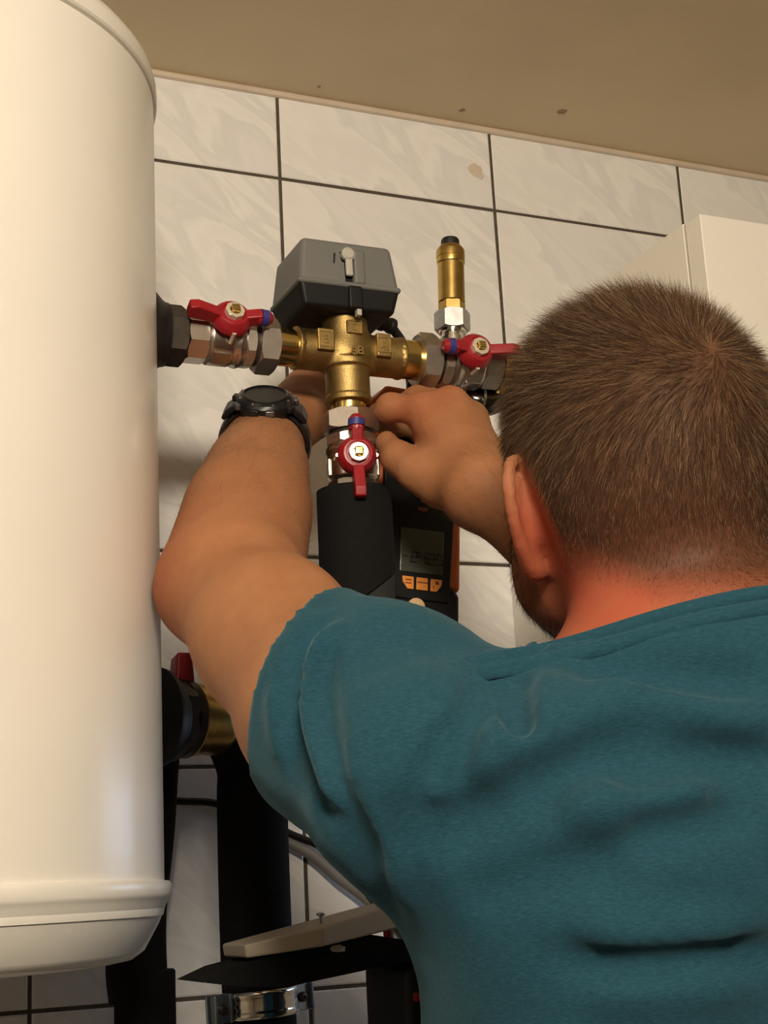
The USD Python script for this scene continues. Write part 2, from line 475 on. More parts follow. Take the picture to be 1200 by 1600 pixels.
def build_valve(label, M4, group=None):
    t = thing('ball_valve', label, 'valve', mat4=M4, group=group)
    L = lambda prof, n=56: xf(lathe([(r / 1e3, h / 1e3) for r, h in prof], n), ZX)
    N = lambda af, a, b, sides=6, rot=0.0: xf(nut(af / 1e3, a / 1e3, b / 1e3, sides, rot=rot), ZX)
    body = L([(16.5, -18), (18.6, -16), (20.6, -13.5), (21, -12), (21, 4), (20.6, 5), (20.3, 5.2), (20.6, 8), (21.3, 9), (21.6, 11), (21.2, 12.8), (20, 13.6), (19, 14), (19, 16.4), (17.5, 17), (17.5, 27.5)])
    part(t, 'body', cat(body, xf(m3.Manifold.cylinder(.012, .0105, .0098, 32).translate((0, 0, .015)), np.eye(4))), 'nickel', 30)
    part(t, 'end_hexagon', N(38.5, -32, -15.5, 8), 'nickel', 20)
    part(t, 'middle_hexagon', N(39.5, 15.5, 23.5, 8, .2), 'bright_nickel', 20)
    part(t, 'union_nut', N(42.5, 27, 43.5, 6, .12), 'bright_nickel', 20)
    part(t, 'thread_ring', L([(16, 23), (18.3, 23.2), (18.3, 27), (16, 27.2)]), 'dark_bronze', 30)
    for s in (-1, 1):
        part(t, 'stop_pin', xf(m3.Manifold.cylinder(.012, .0017, .0017, 16).translate((0, s * .0158, .016)), np.eye(4)), 'white_nut', 30)
    # raised rating bar on each cheek
    for s in (-1, 1):
        part(t, 'cheek_flat', rbox(.0145, .0022, .014, .0007, (-.0045, s * .0202, .002)), 'nickel', 30)
    hub = lathe([(.0125, .0225), (.0158, .0235), (.0162, .026), (.0150, .030), (.0128, .0335), (.0115, .0345), (.0098, .0347), (.0093, .0338)], 48)
    wing = m3.Manifold.batch_hull([m3.Manifold.sphere(.0014, 10).translate(p) for p in
                                   [(x, s * .0032, z) for s in (-1, 1) for x, z in ((-.011, .025), (-.011, .0335), (-.0355, .029), (-.0355, .0385), (-.030, .0395))]])
    wing2 = m3.Manifold.batch_hull([m3.Manifold.sphere(.0014, 10).translate(p) for p in
                                    [(x, s * .0032, z) for s in (-1, 1) for x, z in ((.011, .025), (.011, .0335), (.0215, .027), (.0215, .0365))]])
    h = part(t, 'handle', cat(hub, wing, wing2), 'red_plastic', 30, 'red plastic wing handle')
    tip = lambda a, b, r0, r1: xf(lathe([(r0, a), (r0, a + .0005), (r1, b - .0012), (r1 - .001, b)], 20), frame((0, 0, .0318), x=(0, 1, 0), z=(1, 0, 0)))
    part(h, 'wing_tip', cat(tip(.0195, .0235, .0062, .0064), tip(.0285, .0325, .0064, .0046)), 'red_plastic', 30)
    part(h, 'blue_band', tip(.0230, .0295, .0070, .0066), 'blue_plastic', 30, 'blue band on the wing tip')
    part(t, 'handle_nut', xf(nut(.0148, .0335, .0382, 8, bore=.0045), np.eye(4)), 'white_nut', 25, 'pale octagonal handle nut')
    part(t, 'stem', cat(rbox(.0066, .0066, .010, .0008, (0, 0, .0365)), m3.Manifold.cylinder(.006, .0052, .0052, 24).translate((0, 0, .030))), 'bright_brass', 25, 'brass square stem end')
    return t


def valve_frame(o, a, s):
    a, s = np.array(a, float), np.array(s, float)
    M = np.eye(4)
    s = s - a * (s @ a)
    s /= np.linalg.norm(s)
    M[:3, 0], M[:3, 1], M[:3, 2], M[:3, 3] = a, np.cross(s, a), s, o
    return M


al, ar = math.radians(20), math.radians(6)
v1 = build_valve('nickel ball valve with red handle beside the white tank, left arm of brass tee', valve_frame((-.1445, *PA), (1, 0, 0), (0, -math.cos(al), math.sin(al))))
for lab, M4 in (('nickel ball valve with red handle below the brass safety valve, near the head', valve_frame((.0705, *PA), (-1, 0, 0), (0, -math.cos(ar), math.sin(ar)))),
                ('upright nickel ball valve with red handle between both hands, above black foam', valve_frame((-.036, PA[0], 1.8215), (0, 0, 1), (-.26, -1, 0)))):
    p = '/World/' + numbered('/World', 'ball_valve')
    x = UsdGeom.Xform.Define(stage, p)
    x.GetPrim().GetReferences().AddInternalReference(v1)
    x.GetPrim().SetInstanceable(True)
    x.ClearXformOpOrder()
    x.GetPrim().GetAttribute('xformOp:transform').Set(Gf.Matrix4d(*[float(v) for v in M4.T.ravel()]))
    x.SetXformOpOrder([UsdGeom.XformOp(x.GetPrim().GetAttribute('xformOp:transform'))])
    tags(x.GetPrim(), lab, 'valve')


# ------------------------------------------------------------------ signed distance helpers (cast brass, body, cloth)
def smin(a, b, k):
    h = np.minimum(np.maximum(.5 + (.5 / float(k)) * (b - a), 0), 1)
    return b + (a - b) * h - k * h * (1 - h)


def cone_sdf(p, a, b, ra, rb):
    """Distance to a tapering limb from a to b (sphere radii ra, rb)."""
    a, b = np.asarray(a, p.dtype), np.asarray(b, p.dtype)
    ba = b - a
    v = p - a
    h = np.minimum(np.maximum((v @ ba) / max(float(ba @ ba), 1e-12), 0), 1)
    v -= h[:, None] * ba
    return np.sqrt(np.einsum('ij,ij->i', v, v)) - (float(ra) + float(rb - ra) * h)


def ell_sdf(p, c, R, rad):
    """Ellipsoid; R has the local axes as columns."""
    c, R, rad = np.asarray(c, p.dtype), np.asarray(R, p.dtype), np.asarray(rad, p.dtype)
    q = (p - c) @ R / rad
    k0 = np.sqrt(np.einsum('ij,ij->i', q, q))
    q = q / rad
    k1 = np.sqrt(np.einsum('ij,ij->i', q, q))
    return np.where(k1 > 1e-9, k0 * (k0 - 1) / np.maximum(k1, 1e-9), -min(rad))


def surface_nets(f, lo, hi, h, block=10, lip=1.75):
    """Vectorised naive surface nets over the blocks the surface may cross; f(points) is a signed distance."""
    lo, hi = np.array(lo, float), np.array(hi, float)
    nb = np.ceil((hi - lo) / (h * block)).astype(int)
    ix = np.stack(np.meshgrid(*[np.arange(n) for n in nb], indexing='ij'), -1).reshape(-1, 3)
    cen = lo + (ix + .5) * block * h
    keep = np.abs(f(cen.astype(np.float32))) < lip * block * h * .87 + .002
    ix = ix[keep]
    n1 = nb * block + 1
    key = lambda g: (g[:, 0] * n1[1] + g[:, 1]) * n1[2] + g[:, 2]
    o = np.stack(np.meshgrid(*[np.arange(block + 1)] * 3, indexing='ij'), -1).reshape(-1, 3)
    cid, cpos, quads = [], [], []
    corners = np.array([(i, j, k) for i in (0, 1) for j in (0, 1) for k in (0, 1)])
    edges = [(a, b) for a in range(8) for b in range(a + 1, 8) if np.abs(corners[a] - corners[b]).sum() == 1]
    for b in ix:
        g = b * block + o
        d = f((lo + g * h).astype(np.float32)).astype(float).reshape((block + 1,) * 3)
        s = d < 0
        if s.all() or not s.any():
            continue
        C = np.stack([d[i:i + block, j:j + block, k:k + block] for i, j, k in corners], -1).reshape(-1, 8)
        S = C < 0
        m = S.any(1) & ~S.all(1)
        ci = np.argwhere(m.reshape((block,) * 3)) + b * block
        C, S = C[m], S[m]
        acc, cnt = np.zeros((len(C), 3)), np.zeros(len(C))
        for a, c in edges:
            x = S[:, a] != S[:, c]
            t = np.where(x, C[:, a] / np.where(x, C[:, a] - C[:, c], 1), 0)
            acc += np.where(x[:, None], corners[a] + t[:, None] * (corners[c] - corners[a]), 0)
            cnt += x
        cid.append(key(ci))
        cpos.append(lo + (ci + acc / cnt[:, None]) * h)
        for ax in range(3):
            sl0 = [slice(0, block)] * 3
            sl1 = [slice(0, block)] * 3
            sl1[ax] = slice(1, block + 1)
            e0, e1 = s[tuple(sl0)], s[tuple(sl1)]
            w = np.argwhere(e0 != e1)
            if not len(w):
                continue
            flip = e0[tuple(w.T)]
            w = w + b * block
            u, v = np.eye(3, dtype=int)[(ax + 1) % 3], np.eye(3, dtype=int)[(ax + 2) % 3]
            g_ = (w[:, (ax + 1) % 3] > 0) & (w[:, (ax + 2) % 3] > 0)
            w, flip = w[g_], flip[g_]
            q = np.stack([key(w - u - v), key(w - v), key(w), key(w - u)], 1)
            q[~flip] = q[~flip][:, ::-1]
            quads.append(q)
    cid, cpos = np.concatenate(cid), np.concatenate(cpos)
    cid, fi = np.unique(cid, return_index=True)
    cpos = cpos[fi]
    q = np.concatenate(quads)
    pos = np.searchsorted(cid, q)
    pos = np.clip(pos, 0, len(cid) - 1)
    ok = (cid[pos] == q).all(1)
    q = pos[ok]
    m = trimesh.Trimesh(cpos, np.vstack([q[:, [0, 1, 2]], q[:, [0, 2, 3]]]), process=False)
    # close the odd pinhole left between blocks
    f = np.asarray(m.faces)
    e = np.vstack([f[:, [0, 1]], f[:, [1, 2]], f[:, [2, 0]]]).astype(np.int64)
    n = len(cpos)
    open_ = e[~np.isin(e[:, 0] * n + e[:, 1], e[:, 1] * n + e[:, 0])]
    nxt, V, F = {int(a): int(b) for a, b in open_}, [], []
    while nxt:
        a, loop = next(iter(nxt)), []
        while a in nxt:
            loop.append(a)
            a = nxt.pop(a)
        if 3 <= len(loop) < 60:
            V.append(cpos[loop].mean(0))
            F += [(loop[(i + 1) % len(loop)], loop[i], n + len(V) - 1) for i in range(len(loop))]
    return trimesh.Trimesh(np.vstack([cpos, V]), np.vstack([f, F]), process=False) if V else m


# ------------------------------------------------------------------ brass mixing valve (tee)
TXC = -.037
tee = thing('mixing_valve', 'cast brass three-way valve body with raised letters under the grey actuator', 'valve', (TXC, *PA))


def tee_sdf(p):
    d = cone_sdf(p, (-.0832, *PA), (.0118, *PA), .0, .0)
    rad = lambda q, ax: np.linalg.norm(np.delete(q - [TXC, *PA], ax, axis=1), axis=1)
    cyl = lambda r, ax, a, b: np.maximum(rad(p, ax) - r, np.maximum(a - p[:, ax], p[:, ax] - b))
    h = cyl(.0172, 0, -.0835, .0125)
    h = np.minimum(h, cyl(.0182, 0, -.0835, -.0800))
    h = np.minimum(h, cyl(.0182, 0, .009, .0125))
    v = cyl(.0190, 2, 1.904, 1.9485)
    low = cyl(.0186, 2, 1.8745, 1.915)
    low = np.minimum(low, cyl(.0195, 2, 1.8735, 1.8785))
    d = smin(h, v, .006)
    d = smin(d, cyl(.0208, 2, 1.9035, 1.9085), .003)
    d = smin(d, low, .003)
    d = np.minimum(d, cyl(.0172, 2, 1.94, 1.955))
    return d


part(tee, 'body', surface_nets(tee_sdf, (-.092, -.27, 1.865), (.022, -.21, 1.965), .001), 'cast_brass', 40)
for x, w, h, nm in ((-.0620, .0148, .019, 'B'), (-.0105, .0128, .0205, 'A'), (-.0365, .0135, .0120, None)):
    z = PA[1] + (.016 if nm is None else .003)
    yb = PA[0] - (.0196 if nm is None else .0190)
    part(tee, 'letter_pad', rbox(w, .006, h, .0012, (x, yb + .0022, z)), 'cast_brass', 30)
    if nm:
        t = meshkit.text_mesh(nm, .0066, .0008, True)
        t.apply_translation((-t.bounds[:, 0].mean(), -t.bounds[:, 1].mean(), 0))
        part(tee, 'cast_letter', xf(t, frame((x, yb - .0008, z), x=(1, 0, 0), z=(0, -1, 0))), 'cast_brass', False)
        ring = Polygon([(-.0052, -.0062), (.0052, -.0062), (.0052, .0062), (-.0052, .0062)]).buffer(.0006)
        part(tee, 'cast_border', xf(prism(ring.difference(ring.buffer(-.0008)), 0, .0006), frame((x, yb - .0008, z), x=(1, 0, 0), z=(0, -1, 0))), 'cast_brass', False)
    else:
        sq = Polygon([(-.0055, -.005), (.0055, -.005), (.0055, .005), (-.0055, .005)]).buffer(.0006)
        a = np.linspace(.6, 5.7, 16)
        cc = Polygon(np.r_[np.c_[.0034 * np.cos(a), .0034 * np.sin(a)], np.c_[.0022 * np.cos(a[::-1]), .0022 * np.sin(a[::-1])]])
        part(tee, 'cast_emblem', cat(*[xf(prism(g, 0, .0008), frame((x, yb - .0008, z), x=(1, 0, 0), z=(0, -1, 0))) for g in (sq.difference(sq.buffer(-.0009)), cc)]), 'cast_brass', False)
t = meshkit.text_mesh('AB', .0066, .0016, True)
t.apply_translation((-t.bounds[:, 0].mean(), -t.bounds[:, 1].mean(), 0))
part(tee, 'cast_letter', xf(t, frame((TXC + .001, PA[0] - .0200, 1.9135), x=(1, 0, 0), z=(0, -1, 0))), 'cast_brass', False)
part(tee, 'tail', xf(lathe([(.0158, -.1030), (.0158, -.0865), (.0150, -.086), (.0150, -.082)], 48), MX), 'bright_brass', 30)
part(tee, 'tail', xf(lathe([(.0150, .010), (.0150, .0125), (.0168, .0128), (.0168, .0300)], 48), MX), 'bright_brass', 30)
part(tee, 'tail', xf(lathe([(.0146, 1.8655), (.0146, 1.8725), (.0138, 1.873), (.0138, 1.876)], 48), frame((TXC, PA[0], 0))), 'bright_brass', 30)

# ------------------------------------------------------------------ actuator
AX0, AX1, AY0, AY1 = -.0885, .0015, -.272, -.2005
AXC, AYC = (AX0 + AX1) / 2, (AY0 + AY1) / 2
act = thing('valve_actuator', 'grey and black plastic motor actuator on top of the brass tee', 'actuator', (AXC, AYC, 1.95))


def frus(z0, z1, dx0, dx1, dy0, dy1, r=.004):
    s = m3.Manifold.sphere(r, 16)
    pts = []
    for z, dx, dy in ((z0 + r, dx0, dy0), (z1 - r, dx1, dy1)):
        for sx in (-1, 1):
            for sy in (-1, 1):
                pts.append(s.translate((AXC + sx * ((AX1 - AX0) / 2 - dx - r), AYC + sy * ((AY1 - AY0) / 2 - dy - r), z)))
    return m3.Manifold.batch_hull(pts)


cut_low = m3.Manifold.cube((.2, .2, .05), True).translate((AXC, AYC, 1.9655 - .025))
cover = frus(1.958, 2.0055, 0, .0045, 0, .0035, .005) - cut_low
slot = m3.Manifold.cube((.0075, .012, .020), True).translate((AXC - .0005, AY0 + .001, 1.9775))
slot2 = m3.Manifold.cube((.0115, .010, .0095), True).translate((AXC - .0015, AY0 + .001, 1.9905))
slits = m3.Manifold.cube((.0016, .006, .0095), True).rotate((0, 8, 0))
cover = cover - slot - slot2 - slits.translate((AXC - .0125, AY0 + .002, 1.9885)) - slits.translate((AXC + .0125, AY0 + .002, 1.9875))
cv = part(act, 'cover', cover, 'grey_plastic', 30, 'grey upper cover')
part(act, 'cover_rim', frus(1.9635, 1.9685, -.0006, -.0006, -.0006, -.0006, .0024), 'grey_plastic', 30)
part(act, 'slot_lining', cat(*[box(AXC - w, AXC + w, AY0 + .0045, AY0 + .006, z0, z1) for w, z0, z1 in ((.0045, 1.966, 1.995),)], *[box(AXC + s * .0125 - .002, AXC + s * .0125 + .002, AY0 + .0042, AY0 + .0055, 1.982, 1.995) for s in (-1, 1)]), 'black_plastic', False)
part(act, 'rib', rbox(.010, .006, .030, .002, (AXC + .0085, AY0 + .0017, 1.982)), 'grey_plastic', 30)
lev = part(act, 'lever', cat(lathe([(.0058, 0), (.0058, .0035), (.004, .005)], 24).apply_transform(frame((AXC - .001, AY0 + .0025, 1.9925), x=(1, 0, 0), z=(0, -1, 0))), rbox(.0062, .004, .0185, .0015, (AXC - .0005, AY0 + .0005, 1.9825))), 'lever_plastic', 30, 'pale grey manual lever')
part(act, 'base', frus(1.9455, 1.9672, .004, .0008, .003, .0008, .004), 'black_plastic', 30, 'black lower housing')
part(act, 'base_rib', rbox(.0125, .006, .020, .002, (AXC + .004, AY0 + .0015, 1.955)), 'black_plastic', 30)
part(act, 'neck', xf(lathe([(.0225, 1.9535), (.0225, 1.9575), (.024, 1.958), (.024, 1.962)], 40), frame((TXC, PA[0], 0))), 'black_plastic', 30)
part(act, 'indicator_pin', rbox(.0042, .006, .0075, .0008, (AXC + .007, AY0 + .003, 1.9435)), 'lever_plastic', 30, 'white indicator pin')
part(act, 'cable_gland', xf(lathe([(.0075, 0), (.0075, .006), (.0062, .007), (.0062, .012), (.007, .013), (.007, .017)], 24), frame((AX1 - .003, -.228, 1.9555), x=(0, 1, 0), z=(.92, .25, -.12))), 'black_rubber', 30)
cb = catmull([(AX1 + .008, -.2255, 1.9545), (.016, -.2225, 1.951), (.029, -.2155, 1.938), (.036, -.208, 1.915), (.037, -.2, 1.88), (.060, -.11, 1.74), (.085, -.09, 1.6), (.13, -.08, 1.42), (.14, -.07, 1.1), (.14, -.05, .6), (.14, -.05, .006)], 10)
ac = thing('actuator_cable', 'black cable leaving the right side of the grey actuator', 'cable', (.02, -.2, 1.9))
part(ac, 'sheath', sweep(cb, .0042, 12), 'cable_black', 40)

# ------------------------------------------------------------------ safety valve
SV = onY(706.5, 500, -.232)
svd = onY(703.5, 385, -.232) - SV
sv = thing('safety_valve', 'upright brass safety valve with black cap on a chrome nut', 'safety valve', SV)
MS = frame(SV, x=(.8, -.6, 0), z=svd)
S = lambda prof, n=48: xf(lathe([(r / 1e3, h / 1e3) for r, h in prof], n), MS)
part(sv, 'body', S([(10.5, 15.8), (11.8, 16.5), (11.8, 52), (12.2, 52.5), (12.6, 53.5), (12.6, 57.5), (12.3, 57.8), (12.3, 58.2), (12.7, 58.5), (12.7, 64.5), (12.2, 66), (9.6, 69.5), (8.5, 69.8)]), 'brass', 30)
part(sv, 'hexagon', xf(nut(.0205, .0065, .0164, 6, rot=.3), MS), 'brass', 20)
part(sv, 'cap', S([(8.2, 69.0), (8.2, 75), (7.2, 76.8), (5, 77.4), (0, 77.5)]), 'black_rubber', 40, 'black rubber cap')
part(sv, 'nut', xf(nut(.0275, -.0105, .0068, 6, rot=.3), MS), 'zinc', 20, 'chrome hexagon nut')
part(sv, 'neck', S([(9, -26), (11.5, -25), (11.5, -18), (9.5, -17), (9.5, -14), (12, -13), (12.4, -10.5)]), 'chrome', 30, 'chrome neck')

# pipe that carries on to the right and into the wall
pc = thing('brass_pipe', 'brass pipe running on to the right of the right-hand ball valve', 'pipe', (.1, *PA))
pa = catmull([(.0995, *PA), (.17, *PA), (.205, *PA), (.222, -.235, 1.918), (.23, -.22, 1.918), (.23, -.1, 1.918), (.23, -.0005, 1.918)], 8)
part(pc, 'tube', sweep(pa, .0162, 28), 'brass', 40)
part(pc, 'collar', xf(nut(.040, .1035, .114, 6), MX), 'brass', 20)
fe = thing('drain_elbow', 'dark chrome curved drain fitting below the right-hand ball valve', 'fitting', onY(745, 625, -.225))
dp = catmull([onY(716, 600, -.215), onY(726, 612, -.22), onY(742, 626, -.225), onY(764, 628, -.225), onY(788, 612, -.222), onY(812, 590, -.22)], 10)
part(fe, 'bend', sweep(dp, np.interp(np.linspace(0, 1, len(dp)), [0, .2, .45, .7, 1], [.006, .0085, .0115, .0125, .0135]), 28), 'dark_chrome', 40)
part(fe, 'ring', sweep([dp[22] * .9 + dp[23] * .1, dp[24]], .0142, 28), 'chrome', 40, 'bright chrome ring')
part(fe, 'bolt', xf(nut(.007, -.004, .006, 6), frame(onY(713, 606, -.235), z=(0, -1, .2))), 'chrome', 20, 'small bright bolt')
part(fe, 'bolt', xf(nut(.005, -.004, .004, 6), frame(onY(722, 611, -.235), z=(0, -1, .2))), 'bright_brass', 20, 'small brass bolt')

# ------------------------------------------------------------------ foam sleeve below the upright valve
VX = -.036
sl = thing('pipe_sleeve', 'black foam sleeve below the upright ball valve between the arms', 'pipe insulation', (VX, PA[0], 1.7))
zt = 1.7985
cyl = m3.Manifold.cylinder(.107, .0308, .0305, 56).translate((VX, PA[0], zt - .107))
cyl = cyl - m3.Manifold.cylinder(.03, .0185, .0185, 32).translate((VX, PA[0], zt - .025))
c = np.array([VX, PA[0], 0])
tilt = lambda z, nx, ny: m3.Manifold.cube((1.2, 1.2, 1.0), True).translate((0, 0, -.5)).rotate((math.degrees(ny), math.degrees(nx), 0)).translate((VX, PA[0], z))
part(sl, 'upper_sleeve', cyl - tilt(1.7115, -.62, 0) - tilt(zt, -.10, .04).mirror((0, 0, 1)).translate((0, 0, 2 * zt)), 'black_foam', 40)
ls = catmull([(VX, PA[0] + .002, 1.735), (VX + .001, PA[0] + .004, 1.70), (VX + .018, PA[0] + .010, 1.655), (.03, -.215, 1.60), (.062, -.20, 1.54), (.070, -.19, 1.47), (.070, -.19, 1.4335)], 10)
part(sl, 'lower_sleeve', man(sweep(ls, .0309, 40)) - m3.Manifold.cube((.2, .2, .1), True).translate((VX, PA[0], 1.785)), 'grey_foam', 40, 'dark grey foam sleeve')
part(sl, 'pipe', xf(lathe([(.0168, 1.70), (.0168, 1.794)], 32), frame((VX, PA[0], 0))), 'nickel', 40)

# ------------------------------------------------------------------ lower port, black pipes, clamp
LP = onY(296, 1124, -.13)
lpx = np.array([math.cos(.35), math.sin(.35), 0])
lf = thing('lower_port_fitting', 'dull brass fitting with dark nut at the lower port of the tank', 'fitting', LP)
ML = frame(LP, x=(0, 0, 1), z=lpx)
Lq = lambda prof: xf(lathe(prof, 48), ML)
part(lf, 'port_cover', Lq([(.041, -.036), (.040, -.031), (.036, -.026), (.033, -.021)]), 'black_rubber', 40, 'black flared port cover')
part(lf, 'nut', xf(nut(.060, -.024, -.010, 6, rot=.1), ML), 'dark_bronze', 25, 'dark hexagon nut')
part(lf, 'collar', Lq([(.026, -.011), (.031, -.0105), (.032, -.004), (.030, -.002)]), 'dark_bronze', 30)
part(lf, 'brass_body', Lq([(.0285, -.003), (.0300, -.001), (.0300, .006), (.0288, .007), (.0288, .026), (.0275, .032), (.024, .036)]), 'brass', 30, 'dull brass body')
part(lf, 'handle', m3.Manifold.batch_hull([m3.Manifold.sphere(.002, 10).translate(tuple(LP + np.array(q))) for q in ((-.012, -.010, .033), (.000, -.010, .030), (-.010, -.008, .052), (-.001, -.008, .052), (-.012, .01, .033), (-.010, .01, .050), (0, .01, .031))]), 'red_plastic', 30, 'red plastic handle stub')

lp = thing('black_pipe', 'wide black foam-covered pipe down the wall in the middle, with metal clamp', 'pipe', (-.0845, -.1, 1.6))
top = onY(392, 1185, -.1)
bot = onY(408, 1565, -.1)
el = catmull([LP + lpx * .034, LP + lpx * .046 + [0, 0, -.003], (top[0], top[1], LP[2] - .035), (top[0], top[1], LP[2] - .07), (top[0], top[1], 1.45), (bot[0], bot[1], 1.2), (bot[0], bot[1], .12)], 8)
part(lp, 'foam_cover', sweep(el, np.interp(np.arange(len(el)), [0, 8, 14, 60], [.026, .0295, .0298, .0298]), 40), 'black_foam', 40)

lq = thing('black_pipe', 'black foam-covered pipe beside and below the white tank, at the left', 'pipe', (-.185, -.058, 1.4))
lpth = catmull([onY(240, 1140, -.058), onY(233, 1200, -.058), onY(226, 1300, -.058), onY(213, 1420, -.058), onY(213, 1512, -.058), onY(218, 1560, -.058)], 10)
part(lq, 'foam_cover', sweep(lpth, .0252, 40), 'black_foam', 40)
b2 = onY(226, 1519, -.058)
part(lq, 'lower_cover', xf(lathe([(.0235, 0), (.0252, .002), (.0252, b2[2] - .10), (.0240, b2[2] - .0985)], 40), frame((b2[0], b2[1], .1))), 'black_foam', 40)

cc = onY(419, 1566, -.1)
cl = thing('pipe_clamp', 'zinc two-screw pipe clamp round the wide black pipe', 'pipe clamp', cc)
cx = np.array([.93, .36, .045])
cx /= np.linalg.norm(cx)
kq = np.argsort(np.abs(el[:, 2] - cc[2]))[:2]
mc_ = np.array([np.interp(cc[2], el[::-1, 2], el[::-1, q_]) for q_ in range(3)])
MC = frame((mc_[0], mc_[1], cc[2]), x=cx, z=(-.04, .02, 1))
bandp = [(.0303, -.011), (.0315, -.0105), (.0325, -.008), (.0318, -.0055), (.0312, -.003), (.0322, 0), (.0312, .003), (.0318, .0055), (.0325, .008), (.0315, .0105), (.0303, .011)]
part(cl, 'band', xf(lathe(bandp, 56), MC), 'chrome', 50)
for s in (-1, 1):
    e = part(cl, 'ear', xf(cat(rbox(.018, .0024, .022, .0009, (s * .0425, -.004, 0)), rbox(.018, .0024, .022, .0009, (s * .0425, .004, 0)),
                               rbox(.003, .012, .0225, .001, (s * .0335, -.001, 0)), rbox(.0026, .007, .022, .001, (s * .0512, -.006, 0))), MC), 'steel_blue', 30)
    part(e, 'screw', xf(xf(lathe([(.0042, 0), (.0042, .002), (.003, .0036), (.0012, .004), (.001, .003)], 20), frame((s * .0425, -.0050, 0), x=(1, 0, 0), z=(0, -1, 0))), MC), 'dark_bronze', 30)
part(cl, 'wall_rod', sweep([(mc_[0], mc_[1] + .031, cc[2]), (mc_[0], -.0005, cc[2])], .004, 12), 'zinc', 40)

# cables on the wall
ca = thing('black_cable', 'thin black cable crossing the wall behind the black pipes', 'cable', (-.1, -.01, 1.55))
cpath = catmull([onY(236, 1248, -.008), onY(283, 1252, -.008), onY(340, 1256, -.008), onY(420, 1282, -.010), onY(452, 1302, -.012), onY(505, 1325, -.014), onY(545, 1360, -.016), onY(580, 1400, -.024), onY(640, 1470, -.034), onY(690, 1600, -.034), (.075, -.03, 1.2), (.08, -.03, .7), (.08, -.03, .006)], 10)
part(ca, 'sheath', sweep(cpath, .0034, 12), 'cable_black', 40)
cg = thing('grey_cable', 'grey cable sloping down the wall to the right of the black pipe', 'cable', (-.0, -.01, 1.5))
gpath = catmull([onY(400, 1290, -.007), onY(450, 1315, -.008), onY(490, 1338, -.010), onY(530, 1372, -.012), onY(570, 1402, -.014), onY(620, 1450, -.016), onY(670, 1560, -.016), (.055, -.012, 1.2), (.055, -.012, .7), (.055, -.012, .008)], 10)
part(cg, 'sheath', sweep(gpath, .0052, 14), 'cable_grey', 40)

# ------------------------------------------------------------------ pump box, foam offcut and cream cover at the bottom
pb = thing('pump_housing', 'black plastic pump housing at the bottom edge beside the teal shirt', 'pump housing', (.02, -.235, 1.2))
part(pb, 'shell', rbox(.096, .085, .37, .008, (.0215, -.2315, 1.245)), 'black_plastic', 30)
for k, x in enumerate((-.012, .006)):
    part(pb, 'groove_strip', rbox(.003, .003, .34, .001, (x, -.2742, 1.245)), 'cable_black', 30)
part(pb, 'label_dot', rbox(.005, .002, .006, .0008, tuple(onY(651, 1558, -.2742))), 'red_plastic', 30, 'small red mark')
part(pb, 'flow_pipe', sweep([(.02, -.235, 1.065), (.02, -.235, .0)], .022, 24), 'black_foam', 40, 'black foam-covered pipe below')


def slabhull(front, dy, r):
    pts = []
    s = m3.Manifold.sphere(r, 14)
    for px, py, y in front:
        a = onY(px, py, y)
        pts += [s.translate(tuple(a)), s.translate(tuple(a + [0, dy, 0]))]
    return m3.Manifold.batch_hull(pts)


fo = thing('foam_offcut', 'black pointed foam offcut lying on the pump housing', 'foam', onY(470, 1510, -.26))
poly = [(306, 1534), (352, 1512), (420, 1494), (500, 1474), (560, 1458), (640, 1470), (690, 1480), (690, 1500), (640, 1502), (575, 1514), (500, 1530), (440, 1543), (370, 1541)]
pts = np.array([onY(a, b, -.27) for a, b in poly])
pg = Polygon(pts[:, [0, 2]])
t = prism(pg, 0, .055)
part(fo, 'sheet', trimesh.Trimesh(np.c_[t.vertices[:, 0], -.275 + t.vertices[:, 2], t.vertices[:, 1]], t.faces[:, ::-1], process=False), 'black_foam', 30)
part(fo, 'tear', blob(onY(528, 1482, -.2755), .006, .0008, .0025, 5), 'white_mark', 40, 'pale torn spot')
cr = thing('cream_cover', 'cream plastic cover with a screw lying on the black foam offcut', 'cover', onY(500, 1450, -.26))
tp = slabhull([(386, 1480, -.272), (388, 1492, -.272), (503, 1453, -.285), (503, 1474, -.285), (660, 1405, -.262), (660, 1436, -.262)], .05, .0022)
part(cr, 'shell', tp, 'cream_plastic', 30)
sc = onY(501, 1432, -.262)
part(cr, 'screw', xf(lathe([(.0012, -.008), (.0012, 0), (.0032, .0008), (.0032, .0018), (.0018, .0028)], 20), frame(sc, z=(0, -.1, 1))), 'zinc', 30)
rc = thing('red_cable', 'short red cable behind the cream cover next to the shirt', 'cable', onY(604, 1450, -.2))
part(rc, 'sheath', sweep(catmull([onY(599, 1405, -.19), onY(603, 1440, -.19), onY(606, 1470, -.192), onY(600, 1500, -.19)], 8), .0034, 12), 'red_plastic', 40)
part(rc, 'tag', rbox(.004, .003, .012, .001, tuple(onY(611, 1462, -.186))), 'cream_plastic', 30)

# ------------------------------------------------------------------ measuring instrument hanging behind the hand
MU = onY(659, 800, -.196)
an = math.radians(4.5)
mv = np.array([math.sin(an) * 1.0, .0, math.cos(an)])
MM = np.eye(4)
MM[:3, 0] = np.cross(mv, (0, 1, 0)) * -1
MM[:3, 0] = np.array([math.cos(an), 0, -math.sin(an)]) * 1.08
MM[:3, 1] = mv
MM[:3, 2] = (0, -1, 0)
MM[:3, 3] = MU
me = thing('measuring_instrument', 'black and orange handheld measuring instrument with small screen hanging behind the hand', 'measuring instrument', mat4=MM)
mm = lambda *p: [(x / 1e3, y / 1e3) for x, y in p]
U = .549 / 1000 * 1000       # about 0.55 mm per photograph pixel at this depth


